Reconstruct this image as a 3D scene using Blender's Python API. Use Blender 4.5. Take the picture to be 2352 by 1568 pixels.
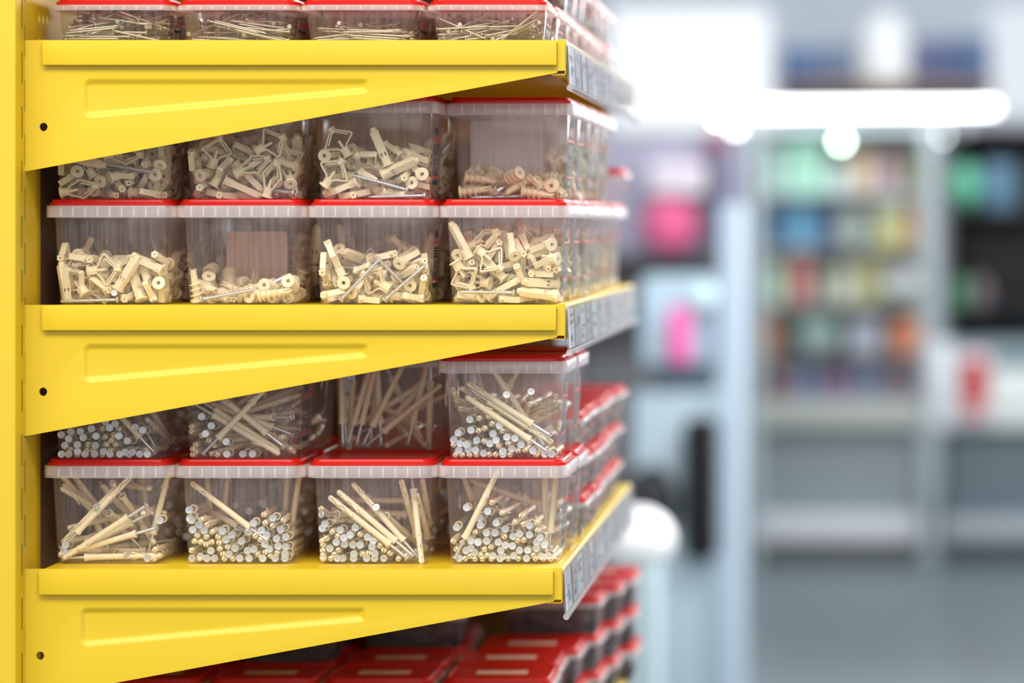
import bpy, bmesh, math, random
from math import pi, sin, cos, sqrt, radians
from mathutils import Vector, Matrix, Quaternion
from mathutils.geometry import tessellate_polygon

for _o in list(bpy.data.objects):
    bpy.data.objects.remove(_o, do_unlink=True)
SC = bpy.context.scene
COL = SC.collection

# ------------------------------------------------------------------ camera
F = 7700.0          # focal length in pixels of the 2352 x 1568 frame
DIST = 3.08         # camera to the near face of the shelf brackets (plane y = 0)
CAMZ = 1.15
VX, VY = 1932.0, 512.0   # principal point (vanishing point of the shelf fronts)
cam = bpy.data.cameras.new('camera')
cam_ob = bpy.data.objects.new('camera', cam)
COL.objects.link(cam_ob)
cam_ob.location = (0, -DIST, CAMZ)
cam_ob.rotation_euler = (pi/2, 0, 0)
cam.sensor_width = 36.0
cam.lens = F/2352*36.0
cam.shift_x = -(VX-1176)/2352
cam.shift_y = -(784-VY)/2352
cam.clip_end = 80
cam.dof.use_dof = True
cam.dof.focus_distance = DIST+0.025
cam.dof.aperture_fstop = (cam.lens/1000)/0.046
SC.camera = cam_ob

def P(px, py, Y=0.0):
    """pixel of the photograph -> point in the world at depth Y"""
    s = (DIST+Y)/F
    return Vector(((px-VX)*s, Y, CAMZ-(py-VY)*s))

# ------------------------------------------------------------------ light
SC.view_settings.view_transform = 'Standard'
SC.view_settings.look = 'None'
SC.view_settings.gamma = 1.0
SC.view_settings.use_curve_mapping = False
SC.view_settings.exposure = 0.22
SC.cycles.transparent_max_bounces = 64
SC.cycles.max_bounces = 10
world = bpy.data.worlds.new('store_daylight')
SC.world = world
world.use_nodes = True
_bg = world.node_tree.nodes['Background']
_bg.inputs[0].default_value = (0.93, 0.97, 1.0, 1)
_bg.inputs[1].default_value = 0.36

def area(name, loc, target, sx, sy, power, color=(1, 1, 1)):
    l = bpy.data.lights.new(name, 'AREA')
    l.shape = 'RECTANGLE'; l.size = sx; l.size_y = sy; l.energy = power; l.color = color
    o = bpy.data.objects.new(name, l); COL.objects.link(o)
    o.location = loc
    o.rotation_euler = (Vector(target)-Vector(loc)).to_track_quat('-Z', 'Y').to_euler()
    return o
# rows of assumed store ceiling luminaires over the aisles, all unseen, and added fill lights
area('assumed_ceiling_light_aisle', (-1.1, -2.3, 3.5), (-0.6, 0.1, 1.1), 5.5, 1.2, 165, (1.0, 0.97, 0.93))
area('assumed_ceiling_light_side', (1.9, 1.2, 3.6), (-0.3, 0.6, 1.0), 1.0, 4.0, 55, (0.97, 0.98, 1.0))
area('back_fill_light', (2.0, 4.4, 2.2), (-0.3, 0.2, 1.05), 3.0, 2.0, 180, (1.0, 0.99, 0.98))  # added fill from behind to brighten the right-hand tubs, no window stands here
area('stand_fill_light', (1.4, 1.8, 3.9), (0.6, 7.2, 0.6), 3.0, 1.5, 112, (0.95, 0.98, 1.0))  # added fill for the fronts of the stand and goods behind
area('assumed_ceiling_light_far', (1.6, 7.0, 3.7), (1.4, 7.6, 0.0), 3.5, 2.5, 100, (0.93, 0.97, 1.0))
area('front_fill_light', (1.9, -6.9, 2.2), (-0.4, 0.0, 1.1), 8.0, 4.0, 138, (1.0, 0.98, 0.96))  # added frontal fill behind the camera for the tub contents, no shop front exists

# ------------------------------------------------------------------ materials
def nmat(name):
    m = bpy.data.materials.new(name); m.use_nodes = True
    nt = m.node_tree
    return m, nt, nt.nodes, nt.links

def mat(name, color, rough=0.5, metal=0.0, var=0.06, scale=30.0, bump=0.0, bscale=300.0, trans=0.0, spec=0.5):
    m, nt, N, L = nmat(name)
    b = N['Principled BSDF']
    b.inputs['Roughness'].default_value = rough
    b.inputs['Metallic'].default_value = metal
    b.inputs['Specular IOR Level'].default_value = spec
    tc = N.new('ShaderNodeTexCoord')
    nz = N.new('ShaderNodeTexNoise'); nz.inputs['Scale'].default_value = scale; nz.inputs['Detail'].default_value = 3
    L.new(tc.outputs['Object'], nz.inputs['Vector'])
    mx = N.new('ShaderNodeMix'); mx.data_type = 'RGBA'
    c = Vector(color)
    mx.inputs[6].default_value = (*[max(0, x*(1-var)) for x in c], 1)
    mx.inputs[7].default_value = (*[min(1, x*(1+var)) for x in c], 1)
    L.new(nz.outputs['Fac'], mx.inputs[0])
    L.new(mx.outputs[2], b.inputs['Base Color'])
    if bump:
        n2 = N.new('ShaderNodeTexNoise'); n2.inputs['Scale'].default_value = bscale; n2.inputs['Detail'].default_value = 2
        L.new(tc.outputs['Object'], n2.inputs['Vector'])
        bp = N.new('ShaderNodeBump'); bp.inputs['Strength'].default_value = bump; bp.inputs['Distance'].default_value = 0.0004
        L.new(n2.outputs['Fac'], bp.inputs['Height']); L.new(bp.outputs[0], b.inputs['Normal'])
    if trans:
        tr = N.new('ShaderNodeBsdfTranslucent'); tr.inputs[0].default_value = (min(1, color[0]*1.15), color[1]*2.5, color[2]*3, 1)
        ms = N.new('ShaderNodeMixShader'); ms.inputs[0].default_value = trans
        L.new(b.outputs[0], ms.inputs[1]); L.new(tr.outputs[0], ms.inputs[2])
        L.new(ms.outputs[0], N['Material Output'].inputs['Surface'])
    return m

def clear_mat(name, haze, tint=(0.97, 0.97, 0.97), white=(0.9, 0.9, 0.92), rough=0.08, streak=0.6, refl=0.38):
    m, nt, N, L = nmat(name)
    N.remove(N['Principled BSDF'])
    tr = N.new('ShaderNodeBsdfTransparent'); tr.inputs[0].default_value = (*tint, 1)
    df = N.new('ShaderNodeBsdfDiffuse'); df.inputs[0].default_value = (*white, 1)
    tl = N.new('ShaderNodeBsdfTranslucent'); tl.inputs[0].default_value = (*white, 1)
    m0 = N.new('ShaderNodeMixShader'); m0.inputs[0].default_value = 0.45
    L.new(df.outputs[0], m0.inputs[1]); L.new(tl.outputs[0], m0.inputs[2])
    gl = N.new('ShaderNodeBsdfGlossy'); gl.inputs[0].default_value = (1, 1, 1, 1); gl.inputs['Roughness'].default_value = rough
    # faint vertical streaks from the moulding
    tc = N.new('ShaderNodeTexCoord'); mp = N.new('ShaderNodeMapping')
    mp.inputs['Scale'].default_value = (320, 320, 4)
    nz = N.new('ShaderNodeTexNoise'); nz.inputs['Scale'].default_value = 1.0; nz.inputs['Detail'].default_value = 2
    L.new(tc.outputs['Object'], mp.inputs[0]); L.new(mp.outputs[0], nz.inputs['Vector'])
    mr = N.new('ShaderNodeMapRange')
    mr.inputs[1].default_value = 0.3; mr.inputs[2].default_value = 0.7
    mr.inputs[3].default_value = haze*(1-streak); mr.inputs[4].default_value = haze*(1+streak)
    L.new(nz.outputs['Fac'], mr.inputs[0])
    m1 = N.new('ShaderNodeMixShader')
    L.new(mr.outputs[0], m1.inputs[0]); L.new(tr.outputs[0], m1.inputs[1]); L.new(m0.outputs[0], m1.inputs[2])
    # Schlick reflection on the outer side of each skin
    lw = N.new('ShaderNodeLayerWeight'); lw.inputs[0].default_value = 0.5
    pw = N.new('ShaderNodeMath'); pw.operation = 'POWER'; pw.inputs[1].default_value = 4.0
    L.new(lw.outputs['Facing'], pw.inputs[0])
    ma = N.new('ShaderNodeMath'); ma.operation = 'MULTIPLY_ADD'; ma.inputs[1].default_value = refl; ma.inputs[2].default_value = 0.03
    L.new(pw.outputs[0], ma.inputs[0])
    ge = N.new('ShaderNodeNewGeometry')
    iv = N.new('ShaderNodeMath'); iv.operation = 'SUBTRACT'; iv.inputs[0].default_value = 1.0
    L.new(ge.outputs['Backfacing'], iv.inputs[1])
    mm = N.new('ShaderNodeMath'); mm.operation = 'MULTIPLY'
    L.new(ma.outputs[0], mm.inputs[0]); L.new(iv.outputs[0], mm.inputs[1])
    m2 = N.new('ShaderNodeMixShader')
    L.new(mm.outputs[0], m2.inputs[0]); L.new(m1.outputs[0], m2.inputs[1]); L.new(gl.outputs[0], m2.inputs[2])
    L.new(m2.outputs[0], N['Material Output'].inputs['Surface'])
    return m

def glow(name, color, strength):
    m, nt, N, L = nmat(name)
    N.remove(N['Principled BSDF'])
    e = N.new('ShaderNodeEmission'); e.inputs[0].default_value = (*color, 1); e.inputs[1].default_value = strength
    L.new(e.outputs[0], N['Material Output'].inputs['Surface'])
    return m

# ------------------------------------------------------------------ mesh builder
MM = 0.001
class MB:
    def __init__(s): s.v = []; s.f = []; s.m = []
    def add(s, vs, fs, mi=0):
        o = len(s.v); s.v += [tuple(v) for v in vs]
        s.f += [tuple(i+o for i in f) for f in fs]; s.m += [mi]*len(fs)
    def loft(s, loops, cap0=True, cap1=True, mi=0, ring=False):
        n = len(loops[0]); vs = [p for l in loops for p in l]; fs = []
        K = len(loops)
        for k in range(K if ring else K-1):
            a = k*n; b = ((k+1) % K)*n
            for i in range(n):
                j = (i+1) % n
                fs.append((a+i, a+j, b+j, b+i))
        if not ring:
            if cap0: fs.append(tuple(range(n-1, -1, -1)))
            if cap1: fs.append(tuple((K-1)*n+i for i in range(n)))
        s.add(vs, fs, mi)
    def lathe(s, prof, n=16, mi=0, cap0=True, cap1=True):
        s.loft([[(r*cos(2*pi*i/n), r*sin(2*pi*i/n), z) for i in range(n)] for r, z in prof], cap0, cap1, mi)
    def box(s, x0, x1, y0, y1, z0, z1, mi=0, M=None):
        vs = [(x, y, z) for z in (z0, z1) for x, y in ((x0, y0), (x1, y0), (x1, y1), (x0, y1))]
        if M is not None: vs = [tuple(M @ Vector(v)) for v in vs]
        s.add(vs, [(0, 3, 2, 1), (4, 5, 6, 7), (0, 1, 5, 4), (1, 2, 6, 5), (2, 3, 7, 6), (3, 0, 4, 7)], mi)
    def rbox(s, x0, x1, y0, y1, z0, z1, b, mi=0, n=2):
        """box with rounded vertical edges and chamfered rims"""
        cx, cy, w, d = (x0+x1)/2, (y0+y1)/2, x1-x0, y1-y0
        L = []
        for k in range(n+1):
            a = pi/2*k/n; ins = b*(1-sin(a)); L.append((ins, z0+b*(1-cos(a))))
        for k in range(n+1):
            a = pi/2*(1-k/n); ins = b*(1-sin(a)); L.append((ins, z1-b*(1-cos(a))))
        s.loft([[(cx+x, cy+y, z) for x, y in rrect(w-2*i, d-2*i, max(b-i, b*.25), n)] for i, z in L], mi=mi)
    def prism(s, pts, y0, y1, mi=0):
        """polygon in xz extruded along y"""
        n = len(pts)
        vs = [(x, y0, z) for x, z in pts]+[(x, y1, z) for x, z in pts]
        fs = [(i, (i+1) % n, n+(i+1) % n, n+i) for i in range(n)]
        tris = tessellate_polygon([[Vector((x, z, 0)) for x, z in pts]])
        fs += [tuple(t) for t in tris]+[tuple(n+i for i in t) for t in tris]
        s.add(vs, fs, mi)
    def tube(s, pts, r, n=8, mi=0):
        loops = []
        for i, p in enumerate(pts):
            p = Vector(p); a = Vector(pts[max(0, i-1)]); b = Vector(pts[min(len(pts)-1, i+1)])
            q = (b-a).to_track_quat('Z', 'Y'); rr = r[i] if isinstance(r, (list, tuple)) else r
            loops.append([tuple(p+q @ Vector((rr*cos(2*pi*k/n), rr*sin(2*pi*k/n), 0))) for k in range(n)])
        s.loft(loops, mi=mi)
    def sphere(s, c, rx, ry, rz, n=20, mi=0):
        prof = [(sin(pi*k/12), -cos(pi*k/12)) for k in range(1, 12)]
        s.loft([[(c[0]+rx*r*cos(2*pi*i/n), c[1]+ry*r*sin(2*pi*i/n), c[2]+rz*z) for i in range(n)] for r, z in prof], mi=mi)
    def holed(s, outer, holes, put, mi=0):
        """flat face with holes; put maps (u, v) -> xyz"""
        loops = [outer]+holes
        flat = [p for l in loops for p in l]
        tris = tessellate_polygon([[Vector((u, v, 0)) for u, v in l] for l in loops])
        s.add([put(u, v) for u, v in flat], [tuple(t) for t in tris], mi)
    def mesh(s, name, mats, smooth=35, weld=True):
        me = bpy.data.meshes.new(name)
        me.from_pydata(s.v, [], s.f)
        me.polygons.foreach_set('material_index', s.m)
        bm = bmesh.new(); bm.from_mesh(me)
        if weld: bmesh.ops.remove_doubles(bm, verts=bm.verts, dist=1e-6)
        bmesh.ops.recalc_face_normals(bm, faces=bm.faces)
        bm.to_mesh(me); bm.free()
        for m in (mats if isinstance(mats, (list, tuple)) else [mats]): me.materials.append(m)
        if smooth:
            me.polygons.foreach_set('use_smooth', [True]*len(me.polygons))
            me.set_sharp_from_angle(angle=radians(smooth))
        return me

def rrect(w, d, r, n=4):
    r = min(r, w/2-1e-6, d/2-1e-6); pts = []
    for cx, cy, a0 in ((w/2-r, d/2-r, 0), (-w/2+r, d/2-r, pi/2), (-w/2+r, -d/2+r, pi), (w/2-r, -d/2+r, 3*pi/2)):
        for k in range(n+1):
            a = a0+pi/2*k/n; pts.append((cx+r*cos(a), cy+r*sin(a)))
    return pts

def rpoly(pts, radii, ins=0.0, n=5):
    """rounded polygon, inset by ins (corner radii may be a number or a list)"""
    N_ = len(pts); out = []
    P2 = [Vector(p) for p in pts]
    area2 = sum(P2[i].x*P2[(i+1) % N_].y-P2[(i+1) % N_].x*P2[i].y for i in range(N_))
    sg = 1 if area2 > 0 else -1
    lines = []
    for i in range(N_):
        a, b = P2[i], P2[(i+1) % N_]; d = (b-a).normalized()
        nrm = Vector((-d.y, d.x))*sg
        lines.append((a+nrm*ins, d))
    corners = []
    for i in range(N_):
        p, d = lines[i-1]; q, e = lines[i]
        den = d.x*e.y-d.y*e.x
        t = ((q-p).x*e.y-(q-p).y*e.x)/den
        corners.append(p+d*t)
    for i in range(N_):
        c = corners[i]; d0 = -lines[i-1][1]; d1 = lines[i][1]
        r = radii[i] if isinstance(radii, (list, tuple)) else radii
        r = max(r-ins, 0.0002)
        ang = d0.angle(d1); tl = r/math.tan(ang/2)
        bis = (d0+d1).normalized(); cen = c+bis*(r/sin(ang/2))
        a = c+d0*tl-cen; b = c+d1*tl-cen
        a0 = math.atan2(a.y, a.x); a1 = math.atan2(b.y, b.x); da = (a1-a0+pi) % (2*pi)-pi
        for k in range(n+1):
            th = a0+da*k/n; out.append((cen.x+r*cos(th), cen.y+r*sin(th)))
    return out

# ------------------------------------------------------------------ object helpers
def tag(o, label=None, cat=None, group=None, kind=None):
    if label: o['label'] = label
    if cat: o['category'] = cat
    if group: o['group'] = group
    if kind: o['kind'] = kind
    return o
def ob(name, me, parent=None, loc=None, rot=None):
    o = bpy.data.objects.new(name, me); COL.objects.link(o)
    if parent is not None: o.parent = parent
    if loc is not None: o.location = loc
    if rot is not None: o.rotation_euler = rot
    return o
def root(name, loc, label, cat, group=None, rz=0.0):
    o = bpy.data.objects.new(name, None); COL.objects.link(o)
    o.empty_display_size = 0.02; o.location = loc; o.rotation_euler = (0, 0, rz)
    return tag(o, label, cat, group)

# ------------------------------------------------------------------ hardware meshes (axis +z, built at real size)
def cross_pts(w, l):
    return [(w, -l), (w, -w), (l, -w), (l, w), (w, w), (w, l), (-w, l), (-w, w), (-l, w), (-l, -w), (-w, -w), (-w, -l)]
def cross_cap(mb, R, w, l, z, dep, n=16, mi=0, mi_in=None):
    circ = [(R*cos(2*pi*i/n), R*sin(2*pi*i/n)) for i in range(n)]
    cr = cross_pts(w, l)
    mb.holed(circ, [cr], lambda u, v: (u, v, z), mi)
    mb.loft([[(u, v, z) for u, v in cr], [(u*.75, v*.75, z+dep) for u, v in cr]], cap0=False, cap1=True, mi=mi if mi_in is None else mi_in)

def sleeve_mb():
    mb = MB(); u = MM
    mb.lathe([(1.6*u, 5*u), (2.0*u, 3*u), (2.7*u, .5*u), (3.5*u, 0), (4.0*u, .3*u), (3.9*u, 1.3*u), (3.3*u, 4*u), (2.95*u, 8*u), (2.85*u, 30*u), (2.85*u, 45*u)], 14)
    Z = [44+i*(29/28) for i in range(29)]
    for half in (0, 1):
        loops = []
        for z in Z:
            t = (z-44)/29
            tri = abs(((t*2.4) % 1)*2-1)*2-1
            a = .42*tri*min(1, (1-t)*4)+half*pi
            r = 2.95-.36*abs(sin(t*pi*5.5))
            if t > .88: r *= sqrt(max(.03, 1-((t-.88)/.12)**2*.93))
            dl = .33/r
            loops.append([(r*cos(a+dl+(pi-2*dl)*k/8)*u, r*sin(a+dl+(pi-2*dl)*k/8)*u, z*u) for k in range(9)])
        mb.loft(loops)
    for s_ in (1, -1):     # the two small barbs
        mb.add([(s_*2.5*u, -1*u, 50*u), (s_*2.5*u, 1*u, 50*u), (s_*2.6*u, 0, 54*u), (s_*5.0*u, -.8*u, 44.5*u), (s_*5.0*u, .8*u, 44.5*u), (s_*4.2*u, 0, 44*u)],
               [(0, 2, 1), (0, 3, 5), (0, 5, 1), (1, 5, 4), (2, 0, 3), (1, 4, 2), (2, 3, 4), (3, 4, 5)])
    return mb
def drive_nail_mb(n=16):
    mb = MB(); u = MM; t = -21
    cross_cap(mb, 2.35*u, .5*u, 1.6*u, (t+.45)*u, 1.1*u, n)
    mb.lathe([(2.35*u, (t+.45)*u), (2.6*u, (t+.05)*u), (2.8*u, t*u), (3.3*u, (t+.02)*u), (3.65*u, (t+.4)*u), (3.65*u, (t+.7)*u), (1.5*u, (t+2.8)*u), (1.45*u, 4*u), (1.45*u, 8*u)], n, cap0=False)
    return mb
def strap(mb, path, th, wd, y0=0.0):
    """flat strap following an xz path, th thick, wd wide in y"""
    P2 = [Vector(p) for p in path]; L = []; R = []
    for i, p in enumerate(P2):
        d0 = (P2[i]-P2[i-1]).normalized() if i else None
        d1 = (P2[i+1]-P2[i]).normalized() if i < len(P2)-1 else None
        d = ((d0 or d1)+(d1 or d0)).normalized(); nr = Vector((-d.y, d.x))
        k = 1.0 if not (d0 and d1) else 1/max(.5, nr.dot(Vector((-d1.y, d1.x))))
        L.append(p+nr*th/2*k); R.append(p-nr*th/2*k)
    loops = [[(l.x, y0-wd/2, l.y), (l.x, y0+wd/2, l.y), (r.x, y0+wd/2, r.y), (r.x, y0-wd/2, r.y)] for l, r in zip(L, R)]
    mb.loft(loops)
def flange(mb, R, hole, th, n=20):
    u = MM
    mb.loft([[(r*u*cos(2*pi*i/n), r*u*sin(2*pi*i/n), z*u) for i in range(n)] for r, z in
             ((hole, 3), (hole, 0), (R-.4, 0), (R, .4), (R, th), (4.2, th+.3), (3.9, th+8.3), (2.6, th+8.3), (hole, 3))], cap0=False, cap1=False)
def toggle_mb(kind):
    mb = MB(); u = MM
    flange(mb, 6.3, 1.9, 1.2)
    for k in range(4):         # ribs along the barrel
        a = pi/4+k*pi/2; M = Matrix.Rotation(a, 4, 'Z')
        mb.box(3.4*u, 4.7*u, -.5*u, .5*u, 1.2*u, 9.3*u, M=M)
    mb.box(-1.1*u, 1.1*u, -2.4*u, -.5*u, 6*u, 17*u); mb.box(-1.1*u, 1.1*u, .5*u, 2.4*u, 6*u, 17*u)
    w = 5.6*u
    if kind == 'closed':
        for s_ in (1, -1):
            strap(mb, [(s_*3.3*u, 9*u), (s_*3.4*u, 12*u), (s_*3.4*u, 33*u), (s_*2.4*u, 35*u)], 1.3*u, w)
        mb.box(-2.9*u, 2.9*u, -2.9*u, -1.9*u, 13*u, 33*u); mb.box(-2.9*u, 2.9*u, 1.9*u, 2.9*u, 13*u, 33*u)
        mb.lathe([(1.0*u, 33*u), (1.0*u, 38*u), (2.6*u, 38*u), (3.0*u, 37*u), (3.0*u, 33*u)], 10, cap0=False, cap1=False)
        return mb
    ex, ez, nz = (14.5, 16.5, 27.5) if kind == 'open' else (9.0, 20.0, 33.0)
    for s_ in (1, -1):
        strap(mb, [(s_*3.2*u, 8.5*u), (s_*4.6*u, 10.6*u), (s_*(ex-1.6)*u, (ez-1.3)*u), (s_*ex*u, (ez)*u), (s_*(ex-.3)*u, (ez+1.3)*u), (s_*2.9*u, nz*u)], 1.25*u, w)
        strap(mb, [(s_*(ex-3.6)*u, (ez+1.2)*u), (s_*1.7*u, (nz-1.5)*u)], 1.1*u, 4.2*u)
    # star-shaped nut at the nose
    star = []
    for k in range(12):
        r = 3.9 if k % 2 == 0 else 2.9
        star.append((r*u*cos(pi*k/6), r*u*sin(pi*k/6)))
    mb.loft([[(x, y, (nz-2)*u) for x, y in star], [(x, y, (nz+4)*u) for x, y in star], [(x*.25, y*.25, (nz+4)*u) for x, y in star], [(x*.25, y*.25, (nz+1)*u) for x, y in star]])
    return mb
def spiral_mb():
    mb = MB(); u = MM; n = 18
    cross_cap(mb, 6.4*u, 1.0*u, 2.1*u, 0, 7*u, n)
    mb.lathe([(6.4*u, 0), (6.5*u, .4*u), (6.4*u, 1.6*u), (4.2*u, 2.0*u), (3.9*u, 4*u), (3.5*u, 14*u), (3.1*u, 24*u)], n, cap0=False)
    # helical fins
    turns, z0, z1 = 3.4, 2.5, 20.0; K = 64; loops = []
    for i in range(K+1):
        t = i/K; a = 2*pi*turns*t; z = z0+(z1-z0)*t
        r0 = 3.9-.7*t; r1 = r0+2.7*min(1, 8*t+.3, (1-t)*8+.1)
        c, s_ = cos(a), sin(a)
        loops.append([(r0*.9*u*c, r0*.9*u*s_, (z-.75)*u), (r1*u*c, r1*u*s_, (z-.12)*u), (r1*u*c, r1*u*s_, (z+.12)*u), (r0*.9*u*c, r0*.9*u*s_, (z+.75)*u)])
    mb.loft(loops)
    for k in range(4):     # forked tip
        a0 = k*pi/2+.12; a1 = (k+1)*pi/2-.12
        sec = lambda r, ri, z: [(r*u*cos(a0), r*u*sin(a0), z*u), (r*u*cos((a0+a1)/2), r*u*sin((a0+a1)/2), z*u), (r*u*cos(a1), r*u*sin(a1), z*u), (ri*u*cos((a0+a1)/2), ri*u*sin((a0+a1)/2), z*u)]
        am = (a0+a1)/2
        L = [sec(3.1, .3, 23.5), sec(2.9, .4, 28)]
        tip = Vector((2.5*u*cos(a0+.2), 2.5*u*sin(a0+.2), (32.5-k % 2*1.5)*u))
        L.append([tuple(tip+(Vector(p)-tip)*.12) for p in L[-1]])
        mb.loft(L)
    return mb
def screw_mb(ln=54, r=1.45, hr=3.3):
    mb = MB(); u = MM
    cross_cap(mb, hr*.8*u, .5*u, 1.7*u, 0, 1.2*u, 14)
    mb.lathe([(hr*.8*u, 0), (hr*u, .6*u), (hr*u, 1.3*u), (r*u, 3*u), (r*u, (ln-6)*u), (.1*u, ln*u)], 14, cap0=False)
    K = 8*int((ln-8)/2.2); loops = []
    for i in range(K+1):
        t = i/K; z = 7+(ln-9)*t; a = 2*pi*(ln-9)*t/2.2
        rr = r*(1 if z < ln-6 else max(.15, (ln-z)/6)); c, s_ = cos(a), sin(a)
        loops.append([(rr*.9*u*c, rr*.9*u*s_, (z-.5)*u), ((rr+.65)*u*c, (rr+.65)*u*s_, z*u), (rr*.9*u*c, rr*.9*u*s_, (z+.5)*u)])
    mb.loft(loops)
    return mb
def nail_mb(ln=50, r=1.05, hr=2.3):
    mb = MB(); u = MM
    mb.lathe([(hr*.9*u, 0), (hr*u, .3*u), (hr*u, .8*u), (r*u, 1.6*u), (r*u, (ln-4)*u), (.1*u, ln*u)], 10)
    return mb

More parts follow.
